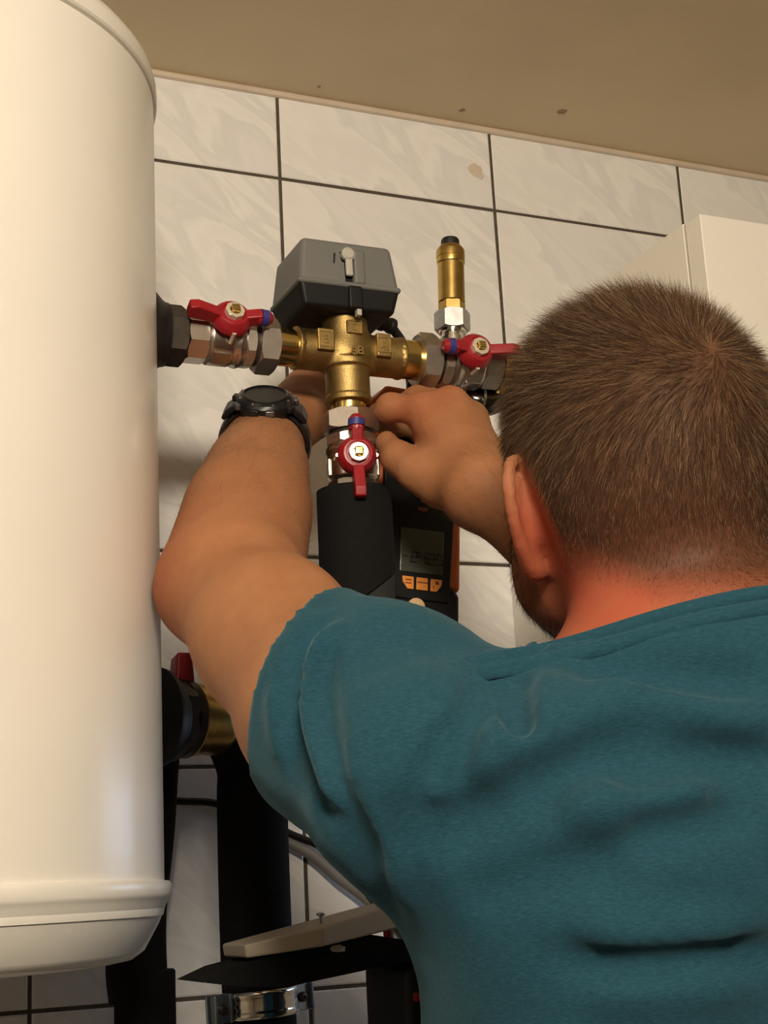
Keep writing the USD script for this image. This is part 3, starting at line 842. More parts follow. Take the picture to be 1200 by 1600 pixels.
def slab(poly, z0, z1, r=.0015):
    s = m3.Manifold.sphere(r, 10)
    a = Polygon(poly).buffer(-r)
    return m3.Manifold.batch_hull([s.translate((x, y, z)) for x, y in list(a.exterior.coords)[:-1] for z in (z0 + r, z1 - r)])


part(me, 'case', slab(mm((-38, -66), (-38, 103), (-31, 113), (31, 113), (37, 103), (37, -66)), -.040, -.004, .004), 'orange_plastic', 30, 'orange case')
part(me, 'boot', cat(slab(mm((-32, -140), (-32, -70), (-29, -62), (29, -62), (35, -70), (35, -90), (33, -140)), -.041, -.001, .004)), 'black_plastic', 30, 'black lower grip')
part(me, 'face', slab(mm((-27, -78), (-26, 8), (-33, 18), (-33, 72), (-22, 88), (20, 88), (32, 72), (30, 18), (25, 8), (25, -78)), -.006, .0008, .0015), 'black_plastic', 30, 'black face panel')
part(me, 'screen', slab(mm((-18.5, -54.5), (-18.8, -16), (19.5, -16), (18.6, -54.5)), -.001, .0016, .0006), 'lcd', 30, 'grey display')
# seven segment reading
segs = {'2': 'abged', '4': 'fgbc', '5': 'afgcd', '-': 'g', '6': 'afgedc'}


def seg_digit(ch, w=.0050, h=.0088, s=.0011):
    o = {'a': (0, h, w, 0), 'g': (0, h / 2, w, 0), 'd': (0, 0, w, 0), 'f': (0, h / 2, 0, h / 2), 'b': (w, h / 2, 0, h / 2), 'e': (0, 0, 0, h / 2), 'c': (w, 0, 0, h / 2)}
    return [box(o[k][0] - s / 2, o[k][0] + o[k][2] + s / 2, o[k][1] - s / 2, o[k][1] + o[k][3] + s / 2, 0, .0004) for k in segs[ch]]


for k, (ch, x) in enumerate((('-', -.0155), ('2', -.0085), ('4', -.0010), ('2', .0065), ('5', .0140))):
    w = .003 if ch == '-' else .0050
    part(me, 'digit', xf(cat(*seg_digit(ch, w)), np.array([[1, .08, 0, x - .001], [0, 1, 0, -.0455], [0, 0, 1, .0015], [0, 0, 0, 1]])), 'lcd_digit', False)
for px, poly in enumerate((((-16.5, -58.5), (-6.8, -58.5), (-6.8, -69.5), (-12, -69.5), (-16, -64)), ((-4.4, -58.5), (5.4, -58.5), (5.4, -69.5), (-4.4, -69.5)), ((7.8, -58.5), (17.8, -58.5), (17.2, -64), (13, -69.5), (7.8, -69.5)))):
    k = part(me, 'key', slab(mm(*poly), -.001, .0024, .0006), 'orange_key', 30, 'orange key')
    mk = ([box(-.0142, -.0092, -.0622, -.0612, 0, .0026), box(-.0142, -.0092, -.0650, -.0640, 0, .0026)], [box(-.0040, .005, -.0634, -.0624, 0, .0026)],
          [xf(lathe([(.0016, 0), (.0016, .0026)], 14), frame((.0132, -.0618, 0))), box(.0098, .0106, -.0668, -.0645, 0, .0026)])[px]
    part(k, 'mark', cat(*mk), 'key_mark', False)
part(me, 'small_key', slab(mm((-4.5, 3.8), (4.5, 3.8), (4.5, .2), (-4.5, .2)), -.001, .0018, .0006), 'key_mark', 30, 'dull orange small key')
chev = lambda y, w, h, s: cat(*[sweep([(-w, y + h, .0012), (0, y, .0012), (w, y + h, .0012)], .0004, 6)])
part(me, 'printed_arrow', chev(.0085, .0048, .0058 if True else 0, 1), 'white_mark', False)
part(me, 'printed_arrow', xf(chev(0, .0032, .004, 1), np.array([[0, 1, 0, -.0125], [1, 0, 0, .021], [0, 0, 1, 0], [0, 0, 0, 1]])), 'white_mark', False)
part(me, 'emblem', xf(lathe([(.0072, -.001), (.0072, .0012), (.0062, .0022), (0, .0026)], 32), frame((-.0035, -.0835, 0))), 'emblem_cream', 30, 'round cream emblem')
part(me, 'strap', rbox(.006, .0025, .030, .001, (.013, .116, -.010)), 'black_rubber', 30, 'black hanging strap')
part(me, 'side_label', rbox(.0024, .0165, .008, .0008, (-.0372, -.0185, -.012)), 'white_mark', 30, 'small white side label')

# ------------------------------------------------------------------ wall cabinet
cd = .35
cf = onY(1067, 349, -cd)
cb_ = thing('wall_cabinet', 'white wall cabinet at the upper right behind the head', 'cabinet', (cf[0], -cd, 1.63))
w, zt, zb = .60, cf[2], 1.63
part(cb_, 'carcass', rbox(w, cd - .0005, zt - zb, .0012, (cf[0] + w / 2, -cd / 2, (zt + zb) / 2)), 'white_laminate', 30)
part(cb_, 'door', rbox(w - .002, .020, zt - zb - .002, .0012, (cf[0] + w / 2 + .0005, -cd - .0125, (zt + zb) / 2 + .0003)), 'white_laminate', 30)
part(cb_, 'edge_seal', box(cf[0] + .0006, cf[0] + w - .002, -cd - .003, -cd, zb + .002, zt - .002), 'white_mark', False)
ul = thing('under_cabinet_light', 'slim cool-white lamp under the wall cabinet, hidden behind the man', 'lamp', (cf[0] + .2, -.28, zb))
part(ul, 'bar', rbox(.36, .24, .022, .002, (cf[0] + .2, -.19, zb - .0112)), 'white_plastic', 30)

# ------------------------------------------------------------------ the man
def rotm(yaw, pitch, roll=0.0):
    """Columns: right, forward, up; yaw clockwise seen from above, pitch upwards, roll to the right."""
    f = np.array([math.sin(yaw) * math.cos(pitch), math.cos(yaw) * math.cos(pitch), math.sin(pitch)])
    r = np.array([math.cos(yaw), -math.sin(yaw), 0.0])
    u = np.cross(r, f)
    r, u = math.cos(roll) * r - math.sin(roll) * u, math.sin(roll) * r + math.cos(roll) * u
    return np.stack([r, f, u], 1)


HC = P(992, 700, .93)
HR = rotm(math.radians(8), math.radians(17), math.radians(-2))
hp = lambda x, y, z: HC + HR @ np.array([x, y, z])
NB = P(1078, 985, .885)                                   # base of the neck
SL, EL, WL = P(632, 1245, .785), P(360, 912, 1.02), P(414, 690, 1.235)
SR, ER, WR = np.array([.225, -.620, 1.520]), np.array([.218, -.432, 1.622]), P(752, 768, 1.135)
CHEST = NB + np.array([-.012, .02, -.165])
TB = np.array([.02, -.575, 1.05])

def sstep(a, b, x):
    t = np.clip((x - a) / (b - a), 0, 1)
    return t * t * (3 - 2 * t)


SLC = P(662, 1195, .80)
CONES = []                                                # (a, b, ra, rb, k) - a chain joined by smooth minimum


def limb(*q, k=.012):
    for (a, ra), (b, rb) in zip(q[:-1], q[1:]):
        CONES.append((np.array(a), np.array(b), ra, rb, k))


mid = lambda a, b, t: a + (b - a) * t
# left arm
limb((SL, .054), (mid(SL, EL, .35), .0455), (mid(SL, EL, .7), .0410), (EL, .0375), k=.05)
EB = P(303, 925, 1.03)                                   # point of the elbow
limb((EL, .034), (EB, .0165), k=.03)
FM = P(388, 815, 1.10)
limb((EL, .0370), (mid(EL, WL, .28), .0368), (mid(EL, WL, .5), .0350), (mid(EL, WL, .75), .0290), (WL, .0262), k=.045)
sidew = np.array(rt)
for s in (-1, 1):
    limb((mid(EL, WL, .8) + s * .005 * sidew, .0255), (WL + s * .006 * sidew, .0245), k=.015)
# left hand, reaching behind the pipe
LK = [P(470, 598, 1.315), P(497, 603, 1.318), P(512, 625, 1.322), P(515, 650, 1.325)]
for q in LK:
    limb((WL, .024), (q, .0125), k=.014)
limb((LK[0], .0105), (P(520, 590, 1.345), .0098), (P(548, 610, 1.335), .009), k=.004)
limb((LK[1], .0108), (P(528, 606, 1.35), .0098), (P(552, 628, 1.34), .009), k=.004)
limb((LK[2], .0105), (P(534, 634, 1.352), .0095), (P(552, 655, 1.342), .0088), k=.004)
limb((LK[3], .0100), (P(530, 662, 1.352), .0088), (P(545, 680, 1.345), .008), k=.004)
limb((mid(WL, LK[0], .25), .018), (P(478, 645, 1.28), .0145), (P(505, 655, 1.285), .0105), (P(525, 640, 1.30), .0095), k=.010)
# right arm and fist
limb((SR, .060), (mid(SR, ER, .5), .052), (ER, .041), k=.03)
limb((ER, .041), (mid(ER, WR, .35), .041), (mid(ER, WR, .75), .033), (WR, .0285), k=.02)
RK = [P(664, 643, 1.198), P(704, 633, 1.206), P(736, 654, 1.216), P(752, 690, 1.222)]
for q, r_ in zip(RK, (.0162, .0162, .0148, .0135)):
    limb((WR, .0255), (mid(WR, q, .5), .0178), (q, r_), k=.010)
limb((RK[0], .0125), (P(610, 636, 1.212), .0110), (P(590, 652, 1.240), .0098), (P(606, 668, 1.262), .0088), k=.006)
limb((RK[1], .0125), (P(652, 624, 1.248), .0112), (P(618, 640, 1.268), .0100), (P(628, 668, 1.272), .009), k=.005)
limb((RK[2], .0120), (P(690, 640, 1.268), .0108), (P(655, 655, 1.285), .0095), (P(655, 680, 1.275), .0085), k=.005)
limb((RK[3], .0110), (P(712, 676, 1.275), .0095), (P(680, 690, 1.285), .0085), k=.005)
limb((mid(WR, P(690, 745, 1.165), .55), .021), (P(690, 752, 1.160), .0190), (P(650, 735, 1.166), .0135), (P(622, 716, 1.182), .0112), (P(604, 692, 1.207), .0095), k=.012)
limb((P(706, 720, 1.18), .018), (P(672, 690, 1.205), .012), k=.014)
# trunk, neck and legs
limb((NB, .058), (hp(0, -.028, -.062), .0545), k=.03)
limb((NB + [0, .01, -.045], .070), (CHEST + [0, .01, .05], .125), k=.05)
limb((SLC * .62 + NB * .38 + [0, -.016, -.040], .034), (NB + [0, -.015, -.035], .050), (SR * .7 + NB * .3 + [0, -.012, -.004], .046), k=.05)
for s, S_ in ((-1, SL), (1, SR)):
    limb((CHEST + [s * .060, -.012, .04], .100), (CHEST + [s * .047, -.0, -.10], .088), (TB + [s * .042, 0, .15], .093), k=.05)
    limb((CHEST + [s * .085, -.03, -.02], .066), (S_ + [0, .0, -.02], .052), k=.04)
    limb((TB + [s * .06, 0, .15], .10), (TB + [s * .075, .01, -.05], .11), k=.05)
    limb((TB + [s * .09, .01, -.12], .088), (np.array([.02 + s * .11, -.56, .52]), .056), (np.array([.02 + s * .12, -.60, .09]), .040), k=.03)
    limb((np.array([.02 + s * .12, -.60, .08]), .038), (np.array([.02 + s * .135, -.48, .035]), .03), k=.02)

EAR_SIDE = -1


def head_sdf(p):
    q = (p - np.asarray(HC, p.dtype)) @ np.asarray(HR, p.dtype)
    E = lambda c, r: ell_sdf(q, np.array(c), np.eye(3), np.array(r))
    d = E((0, -.006, .004), (.0785, .096, .087))
    d = smin(d, E((0, -.045, -.018), (.066, .058, .066)), .03)
    d = smin(d, E((0, .042, -.035), (.059, .060, .075)), .03)
    d = smin(d, cone_sdf(q, (-.026, .036, -.085), (.026, .036, -.085), .036, .036), .03)
    d = smin(d, cone_sdf(q, (-.012, .070, -.108), (.012, .070, -.108), .020, .020), .03)
    d = smin(d, cone_sdf(q, (-.02, .088, .012), (.02, .088, .012), .012, .012), .015)          # brow
    for s in (-1, 1):
        d = smin(d, cone_sdf(q, (s * .043, .064, -.03), (s * .057, .02, -.028), .016, .014), .015)   # cheekbone
        d = smin(d, cone_sdf(q, (s * .047, .015, -.055), (s * .040, .03, -.085), .017, .017), .02)   # jaw angle
        d = np.maximum(d, -ell_sdf(q, np.array([s * .031, .101, -.008]), np.eye(3), np.array([.015, .013, .010])))
        d = smin(d, ell_sdf(q, np.array([s * .031, .083, -.008]), np.eye(3), np.array([.013, .012, .011])), .003)   # eyes
        # ear: thin flaring plate, rolled rim, lobe and the bulge behind the bowl
        O = np.array([s * .068, .004, -.040])
        if np.linalg.norm((q.min(0) + q.max(0)) / 2 - O) > .075 + np.linalg.norm(q.max(0) - q.min(0)) / 2:
            continue
        e1, e2 = np.array([s * .64, -.77, 0]), np.array([s * .17, -.02, .985])
        e3 = np.cross(e1, e2) * s
        e3 /= np.linalg.norm(e3)
        e = ell_sdf(q, O + .016 * e1 + .001 * e2, np.stack([e1, e2, e3], 1), np.array([.0165, .031, .0032]))
        e = smin(e, ell_sdf(q, O + .009 * e1 - .002 * e2 - .0035 * e3 * EAR_SIDE, np.stack([e1, e2, e3], 1), np.array([.011, .019, .008])), .006)
        rim = catmull([O + a * e1 + b * e2 + c * e3 for a, b, c in ((.001, .020, 0), (.008, .031, 0), (.020, .033, 0), (.030, .024, 0), (.0335, .008, 0), (.031, -.010, 0), (.022, -.026, 0), (.013, -.036, 0), (.006, -.037, 0))], 4)
        rr_ = np.interp(np.arange(len(rim)), [0, 8, 20, 27, len(rim) - 1], [.0030, .0042, .0042, .0060, .0050])
        for a, b, ra, rb in zip(rim[:-1], rim[1:], rr_[:-1], rr_[1:]):
            e = np.minimum(e, cone_sdf(q, a, b, ra, rb)) if ra is not rr_[0] else smin(e, cone_sdf(q, a, b, ra, rb), .004)
        e = smin(e, cone_sdf(q, O + .010 * e1 - .030 * e2, O + .016 * e1 - .012 * e2, .0045, .004), .005)
        d = smin(d, e, .005)
    d = smin(d, cone_sdf(q, (0, .096, .0), (0, .114, -.036), .007, .010), .01)                # nose
    d = smin(d, cone_sdf(q, (-.011, .104, -.040), (.011, .104, -.040), .008, .008), .006)
    d = smin(d, cone_sdf(q, (-.018, .090, -.068), (.018, .090, -.068), .0068, .0068), .006)    # lips
    d = smin(d, cone_sdf(q, (-.015, .089, -.078), (.015, .089, -.078), .0068, .0068), .006)
    d = np.maximum(d, -cone_sdf(q, (-.02, .100, -.0730), (.02, .100, -.0730), .0016, .0016))
    return d


_pack = {}


def cull_sum(p, cones, d=None):
    """Smooth union of the cones near the given points."""
    key = (id(cones), len(cones))
    if key not in _pack:
        _pack[key] = (np.array([c[0] for c in cones]), np.array([c[1] - c[0] for c in cones]), np.array([max(c[2], c[3]) for c in cones]))
    A, BA, RM = _pack[key]
    lo, hi = p.min(0).astype(float), p.max(0).astype(float)
    c, rad = (lo + hi) / 2, np.linalg.norm(hi - lo) / 2
    use, far = range(len(cones)), 1.0
    if rad < .2:
        h = np.clip(((c - A) * BA).sum(1) / np.maximum((BA * BA).sum(1), 1e-12), 0, 1)
        dc = np.sqrt(((c - A - h[:, None] * BA) ** 2).sum(1)) - RM - rad
        use, far = np.flatnonzero(dc < .07), dc.min()
    for i in use:
        a, b, ra, rb, k = cones[i]
        e = cone_sdf(p, a, b, ra, rb)
        d = e if d is None else smin(d, e, k)
    return np.full(len(p), far, p.dtype) if d is None else d


def near_head(p):
    c = (p.min(0) + p.max(0)) / 2
    return np.linalg.norm(c - HC) < .17 + np.linalg.norm(p.max(0) - p.min(0)) / 2


def skin_sdf(p):
    d = cull_sum(p, CONES)
    if near_head(p):
        d = smin(d, head_sdf(p), .022)
    # under the shirt the body keeps inside the cloth
    lo, hi = p.min(0), p.max(0)
    if lo[2] < 1.68 and lo[1] < -.40:
        e = cull_sum(p, SH)
        n = np.full(len(p), 1.0)
        for H, N_, chain in ((HEML, NHL, (SL, EL, WL, LK[1])), (HEMR, AXR, (SR, ER, WR, RK[1]))):
            if np.linalg.norm((lo + hi) / 2 - (H + chain[-1]) / 2) > .45:
                continue
            c = np.min([cone_sdf(p, a, b, .13, .13) for a, b in zip(chain[:-1], chain[1:])], axis=0)
            n = np.where(c < 0, np.minimum(n, -((p - H) @ N_)), n)
        hd = (np.linalg.norm(p - NB, axis=1) < .115) | (np.linalg.norm(p - HC, axis=1) < .19)
        n = np.where(hd, np.minimum(n, -neck_plane(p)), n)
        d = np.where(n > 0, np.maximum(d, e + .028 * sstep(-.002, .02, n)), d)
    return np.maximum(d, 1.412 - p[:, 2])


# ------------------------------------------------------------------ shirt
AXL = (EL - SL) / np.linalg.norm(EL - SL)
AXR = (ER - SR) / np.linalg.norm(ER - SR)
HEML = P(494, 1096, .89)                                 # the loose left sleeve opens more to the side than the arm points
NHL = -rt * .86 + up * .14 + fw * .46
NHL /= np.linalg.norm(NHL)
SLV = HEML - NHL * .055
HEMR = SR + AXR * .150
SH = []


def cloth(*q, k=.03):
    for (a, ra), (b, rb) in zip(q[:-1], q[1:]):
        SH.append((np.array(a), np.array(b), ra, rb, k))


for a, b, ra, rb, k in CONES[-0:]:
    pass
cloth((SLC, .052), (SLV, .054), (HEML, .0530), (HEML + NHL * .03, .0525), k=.035)
cloth((mid(SL, EL, .05), .048), (mid(SL, EL, .28), .0505), (mid(SL, EL, .75), .050), k=.03)
cloth((SLV, .052), (P(612, 1100, .86), .0475), (P(660, 1140, .845), .045), k=.025)
cloth((SR, .067), (mid(SR, ER, .3), .064), (mid(SR, ER, .8), .060), k=.03)
cloth((NB + [0, .01, -.045], .075), (CHEST + [0, .01, .05], .130), k=.05)
cloth((SLC * .62 + NB * .38 + [0, -.016, -.040], .040), (NB + [0, -.015, -.035], .055), (SR * .7 + NB * .3 + [0, -.012, -.004], .050), k=.05)
for s, S_ in ((-1, SL), (1, SR)):
    cloth((CHEST + [s * .060, -.012, .04], .106), (CHEST + [s * .050, 0, -.10], .096), (TB + [s * .042, 0, .15], .103), (TB + [s * .07, .01, -.08], .122), k=.05)
    cloth((CHEST + [s * .080, -.03, -.02], .066), ((SLC if s < 0 else S_) + [0, 0, -.01], .046), k=.035)
# loose cloth between sleeve and flank
cloth((mid(SLV, HEML, .5) + [0, -.004, -.028], .024), (CHEST + [-.06, .0, -.0], .05), k=.035)
NAX = hp(0, -.028, -.062) - NB
NAX /= np.linalg.norm(NAX)
cloth((NB - NAX * .07, .082), (NB + NAX * .05, .066), k=.04)
NECK_N = np.array([-.10, .20, .97])
NECK_N /= np.linalg.norm(NECK_N)
NECK_O = NB + [0, -.07, .004]

FOLDS = []                                                # (polyline points, amplitude, width): + raises, - creases


def shirt_base(p):
    return cull_sum(p, SH)


def march(px, py):
    """Point of the shirt's plain surface seen at a pixel."""
    k = fw + rt * (px - 600) / FPX - up * (py - 800) / FPX
    kn = np.linalg.norm(k)
    t = .45
    for _ in range(60):
        d = shirt_base((CAM + k * t)[None])[0]
        t += d / kn
        if d < 2e-4:
            break
        if t > 1.4:
            return None
    return CAM + k * t


def fold(amp, width, *pix):
    w = [march(*q) for q in pix]
    w = [q for q in w if q is not None]
    if len(w) > 1:
        FOLDS.append((catmull(np.array(w), 3), amp, width))


FOLD_LIST = [
    # beside the neck, where the shirt bunches at the shoulder
    (-.021, .009, (806, 1046), (803, 1080), (808, 1120), (824, 1170)),
    (.006, .012, (782, 1045), (772, 1080), (762, 1130), (745, 1190)),
    (.005, .016, (850, 1040), (846, 1090), (856, 1150), (880, 1230)),
    (-.020, .0085, (768, 1040), (757, 1065), (745, 1100), (725, 1150), (700, 1205), (678, 1250)),
    (-.011, .006, (712, 1100), (690, 1150), (664, 1200), (648, 1260), (640, 1340)),
    (.011, .011, (728, 1090), (706, 1150), (688, 1210), (680, 1270)),
    (.006, .010, (900, 1010), (870, 1000), (830, 1005)),
    # broad folds across the back
    (-.018, .017, (650, 1300), (710, 1290), (770, 1260), (850, 1205), (960, 1160), (1060, 1160)),
    (.014, .018, (720, 1235), (800, 1190), (900, 1140), (1020, 1110)),
    (-.017, .013, (940, 1230), (1020, 1205), (1110, 1185), (1240, 1170)),
    (.013, .016, (860, 1265), (960, 1250), (1050, 1235), (1160, 1220)),
    (-.014, .013, (880, 1040), (980, 1050), (1080, 1060), (1240, 1062)),
    (.012, .014, (900, 1080), (980, 1085), (1060, 1105), (1160, 1135), (1230, 1150)),
    (-.010, .012, (960, 1300), (1060, 1285), (1190, 1255)),
    (-.009, .014, (700, 1400), (800, 1380), (900, 1350), (1000, 1340)),
    # horizontal crease low on the back
    (-.017, .010, (870, 1488), (950, 1505), (1050, 1503), (1140, 1492), (1240, 1482)),
    (.011, .014, (880, 1462), (980, 1474), (1080, 1472), (1230, 1458)),
    (.007, .012, (900, 1535), (1020, 1540), (1200, 1525)),
    # long pulls in the sleeve
    (-.016, .0065, (520, 965), (478, 1000), (458, 1070), (464, 1150), (490, 1230), (530, 1310)),
    (.011, .007, (540, 965), (496, 1005), (478, 1075), (486, 1150), (512, 1225), (552, 1305)),
    (-.016, .007, (520, 1000), (500, 1060), (510, 1150), (538, 1240), (575, 1320), (600, 1370)),
    (-.006, .005, (450, 1030), (440, 1110), (452, 1190), (478, 1250)),
    (.006, .006, (430, 1060), (430, 1130), (442, 1200)),
    (.007, .008, (520, 1160), (550, 1250), (600, 1340), (640, 1430)),
    (-.007, .008, (505, 1240), (550, 1310), (590, 1380), (625, 1460)),
]


def neck_plane(p):
    return (p - NECK_O) @ NECK_N


def shirt_sdf(p):
    d = cull_sum(p, SH)
    if not len(p):
        return d
    c = (p.min(0) + p.max(0)) / 2
    rad = np.linalg.norm(p.max(0) - p.min(0)) / 2
    if rad < .25:
        keep = sstep(.004, .034, -((p - HEML) @ NHL))
        d = d - .0025 * (meshkit.fbm(p * 26 + 5, 2, 3) - .5) * 2
        for path, amp, w in FOLDS:
            if np.min(np.linalg.norm(path - c, axis=1)) > rad + 3.2 * w + .015:
                continue
            m = np.full(len(p), 1e9)
            tt = np.zeros(len(p))
            for i in range(len(path) - 1):
                a, ba = path[i].astype(p.dtype), (path[i + 1] - path[i]).astype(p.dtype)
                h = np.minimum(np.maximum(((p - a) @ ba) / max(float(ba @ ba), 1e-12), 0), 1)
                v_ = p - a - h[:, None] * ba
                e = np.einsum('ij,ij->i', v_, v_)
                tt = np.where(e < m, (i + h) / (len(path) - 1), tt)
                m = np.minimum(m, e)
            d = d - 1.08 * amp * (np.maximum(keep, .25) if amp < 0 else 1) * np.exp(-m / w ** 2) * np.clip(np.sin(np.pi * np.clip(tt, .02, .98)) * 1.6, 0, 1)
    # openings: sleeves, neck, lower hem
    for H, A, N_ in ((HEML, NHL, NHL), (HEMR, AXR, AXR)):
        t = (p - H) @ N_
        r = np.linalg.norm(p - H - ((p - H) @ A)[:, None] * A, axis=1)
        near = r < .12
        d = np.where(near, np.maximum(d, t), d)
        cav = np.maximum(cull_sum(p, SH) + .011, -t - .014)
        d = np.where(near, np.maximum(d, -cav), d)
    n = neck_plane(p)
    axis = (hp(0, -.028, -.062) - NB)
    axis = axis / np.linalg.norm(axis)
    rr = np.linalg.norm((p - NB) - ((p - NB) @ axis)[:, None] * axis, axis=1)
    d = np.maximum(d, np.where(rr < .115, n, -1))
    d = np.maximum(d, -np.maximum(rr - .066, -.03 - n))
    return np.maximum(d, .90 - p[:, 2])


for a in FOLD_LIST:
    fold(*a)

man_ = thing('person', 'man with short brown hair in teal t-shirt, arms raised to the brass pipes', 'person', (.02, -.59, 0))


def chain_mesh(f, lo, hi, h):
    m = surface_nets(f, lo, hi, h)
    from scipy.sparse import coo_matrix
    v, f = np.array(m.vertices), np.array(m.faces)
    e = np.vstack([f[:, [0, 1]], f[:, [1, 2]], f[:, [2, 0]]])
    A = coo_matrix((np.ones(len(e)), (e[:, 0], e[:, 1])), shape=(len(v),) * 2).tocsr()
    A = A + A.T
    A.data[:] = 1
    deg = np.maximum(np.asarray(A.sum(1)).ravel(), 1)[:, None]
    for lam in (.5, -.52, .5, -.52):
        v = v + lam * (A @ v / deg - v)
    return trimesh.Trimesh(v, f, process=False)


def body_mesh():
    lo, hi = np.array([-.30, -.76, 1.40]), np.array([.36, -.08, 1.98])
    return chain_mesh(skin_sdf, lo, hi, BODY_H)


bm = body_mesh()


def write_skin(path_name, mesh):
    v, f, n = meshkit.arrays(mesh, True)
    q = (v - HC) @ HR
    path = part(man_, path_name, mesh, 'skin', True)
    m = UsdGeom.Mesh.Get(stage, path)
    # ruddy skin on neck, ears and elbow; cropped-hair shadow on the scalp
    g = lambda c, r: np.exp(-((v - c) ** 2).sum(1) / r ** 2)
    flush = 1.5 * g(hp(-.01, -.06, -.115), .085) + .5 * g(hp(-.078, -.015, -.045), .038) + .5 * g(hp(.078, -.015, -.045), .038) + .55 * g(EB, .05) + .4 * g(RK[0], .03)
    flush = np.clip(flush, 0, 1) * (.75 + .5 * (meshkit.fbm(v * 40, 3, 5) - .5))
    api = UsdGeom.PrimvarsAPI(m)
    api.CreatePrimvar('flush', Sdf.ValueTypeNames.FloatArray, 'vertex').Set(Vt.FloatArray.FromNumpy(np.clip(flush, 0, 1).astype(np.float32)))
    scalp = np.clip(hair_mask(q) * 1.2, 0, 1) + .45 * beard_mask(v)
    api.CreatePrimvar('stub', Sdf.ValueTypeNames.FloatArray, 'vertex').Set(Vt.FloatArray.FromNumpy(scalp.astype(np.float32)))
    return path


def hair_mask(q):
    """1 where the scalp hair is full, 0 off the hairline (head coordinates)."""
    x, y, z = np.abs(q[:, 0]), q[:, 1], q[:, 2]
    back = sstep(-.095, -.055, z + .0 * x - np.clip(.02 - (.055 - x), 0, .03) * .6)      # nape line
    # behind and above the ear
    ear = sstep(.026, .040, np.hypot((y + .004) * 1.0, (z + .044) * .72)) 
    side = np.where((x > .052) & (y > -.055), ear, 1)
    front = 1 - sstep(.055, .075, y + .55 * (z - .05) * (z < .05) * -1)
    temple = np.where((z < -.035 + np.maximum(y - .03, 0) * 2.2) & (y > .012), 0, 1)
    return np.where(np.linalg.norm(q * [1, .8, .8], axis=1) < .2, back * side * front * temple, 0) * (z > -.105)


def beard_mask(w):
    q = (w - HC) @ HR
    x = np.abs(q[:, 0])
    return ((q[:, 1] > .012) & (q[:, 2] < -.035 - .3 * np.clip(q[:, 1] - .06, 0, 1)) & (q[:, 2] > -.135) & (head_sdf(w) < .006)) * 1.0 + \
        ((x > .06) & (q[:, 1] > .016) & (q[:, 1] < .034) & (q[:, 2] < .02) & (q[:, 2] > -.07) & (head_sdf(w) < .006)) * 1.0


write_skin('body', bm)
sm_ = chain_mesh(shirt_sdf, np.array([-.30, -.80, .88]), np.array([.36, -.30, 1.70]), SHIRT_H)
part(man_, 'shirt', sm_, 'teal_cloth', True, 'teal crew-neck t-shirt')


# ribbed collar lying round the neck, and a stitched sleeve hem
def ring_on(f, o, nrm, n=90, r0=.02, r1=.2, axis_pt=None):
    """Closed curve where f = 0 in the plane through o with the given normal."""
    F = frame(o, z=nrm)
    a = np.linspace(0, 2 * np.pi, n, endpoint=False)
    dirs = np.outer(np.cos(a), F[:3, 0]) + np.outer(np.sin(a), F[:3, 1])
    lo, hi = np.full(n, r0), np.full(n, r1)
    for _ in range(28):
        m = (lo + hi) / 2
        ins = f(o + dirs * m[:, None]) < 0
        lo, hi = np.where(ins, m, lo), np.where(ins, hi, m)
    return o + dirs * ((lo + hi) / 2)[:, None], dirs


axn = NAX
co = NB + axn * (((NECK_O - NB) @ NECK_N - .011) / (axn @ NECK_N))
def closed_tube(ring, rx, rz, nrm, dirs, n=14):
    a = np.linspace(0, 2 * np.pi, n, endpoint=False)
    V = (ring[:, None] + dirs[:, None] * (np.cos(a) * rx)[None, :, None] + nrm * (np.sin(a) * rz)[None, :, None]).reshape(-1, 3)
    N = len(ring)
    F = []
    for i in range(N):
        for j in range(n):
            a0, a1 = i * n + j, i * n + (j + 1) % n
            b0, b1 = ((i + 1) % N) * n + j, ((i + 1) % N) * n + (j + 1) % n
            F += [(a0, b0, b1), (a0, b1, a1)]
    return trimesh.Trimesh(V, F, process=False)


cring = []
for z in (-.001, -.0095):
    q_ = NB + axn * (((NECK_O - NB) @ NECK_N + z) / (axn @ NECK_N))
    rg, dr = ring_on(shirt_base, q_, NECK_N, 96, .02, .16)
    cring.append(closed_tube(rg - dr * .0020, .0034, .0050, NECK_N, dr))
part(man_, 'collar', cat(*cring), 'teal_cloth', True, 'teal ribbed collar band')


# ------------------------------------------------------------------ trousers and shoes (below the frame)
def trouser_sdf(p):
    d = None
    for s in (-1, 1):
        for a, b, ra, rb in ((TB + [s * .055, .0, -.02], TB + [s * .085, .01, -.14], .128, .105), (TB + [s * .085, .01, -.14], np.array([.02 + s * .11, -.56, .52]), .105, .076), (np.array([.02 + s * .11, -.56, .52]), np.array([.02 + s * .12, -.60, .10]), .076, .062)):
            e = cone_sdf(p, a, b, ra, rb)
            d = e if d is None else smin(d, e, .04)
    return np.maximum(np.maximum(d, p[:, 2] - (TB[2] - .03)), .05 - p[:, 2])


part(man_, 'trousers', chain_mesh(trouser_sdf, (-.30, -.80, .0), (.36, -.35, 1.08), .012), 'trouser_cloth', True, 'dark work trousers')
for s in (-1, 1):
    part(man_, 'shoe', m3.Manifold.batch_hull([m3.Manifold.sphere(r_, 16).translate((.02 + s * .12 + dx, y, z)) for dx, y, z, r_ in ((0, -.64, .045, .043), (0, -.60, .09, .045), (s * .01, -.45, .034, .032), (s * .012, -.40, .026, .024), (s * .02, -.47, .03, .03), (-s * .01, -.44, .03, .028))]) ^ m3.Manifold.cube((4, 4, 1), True).translate((0, 0, .502)), 'shoe_leather', 40)


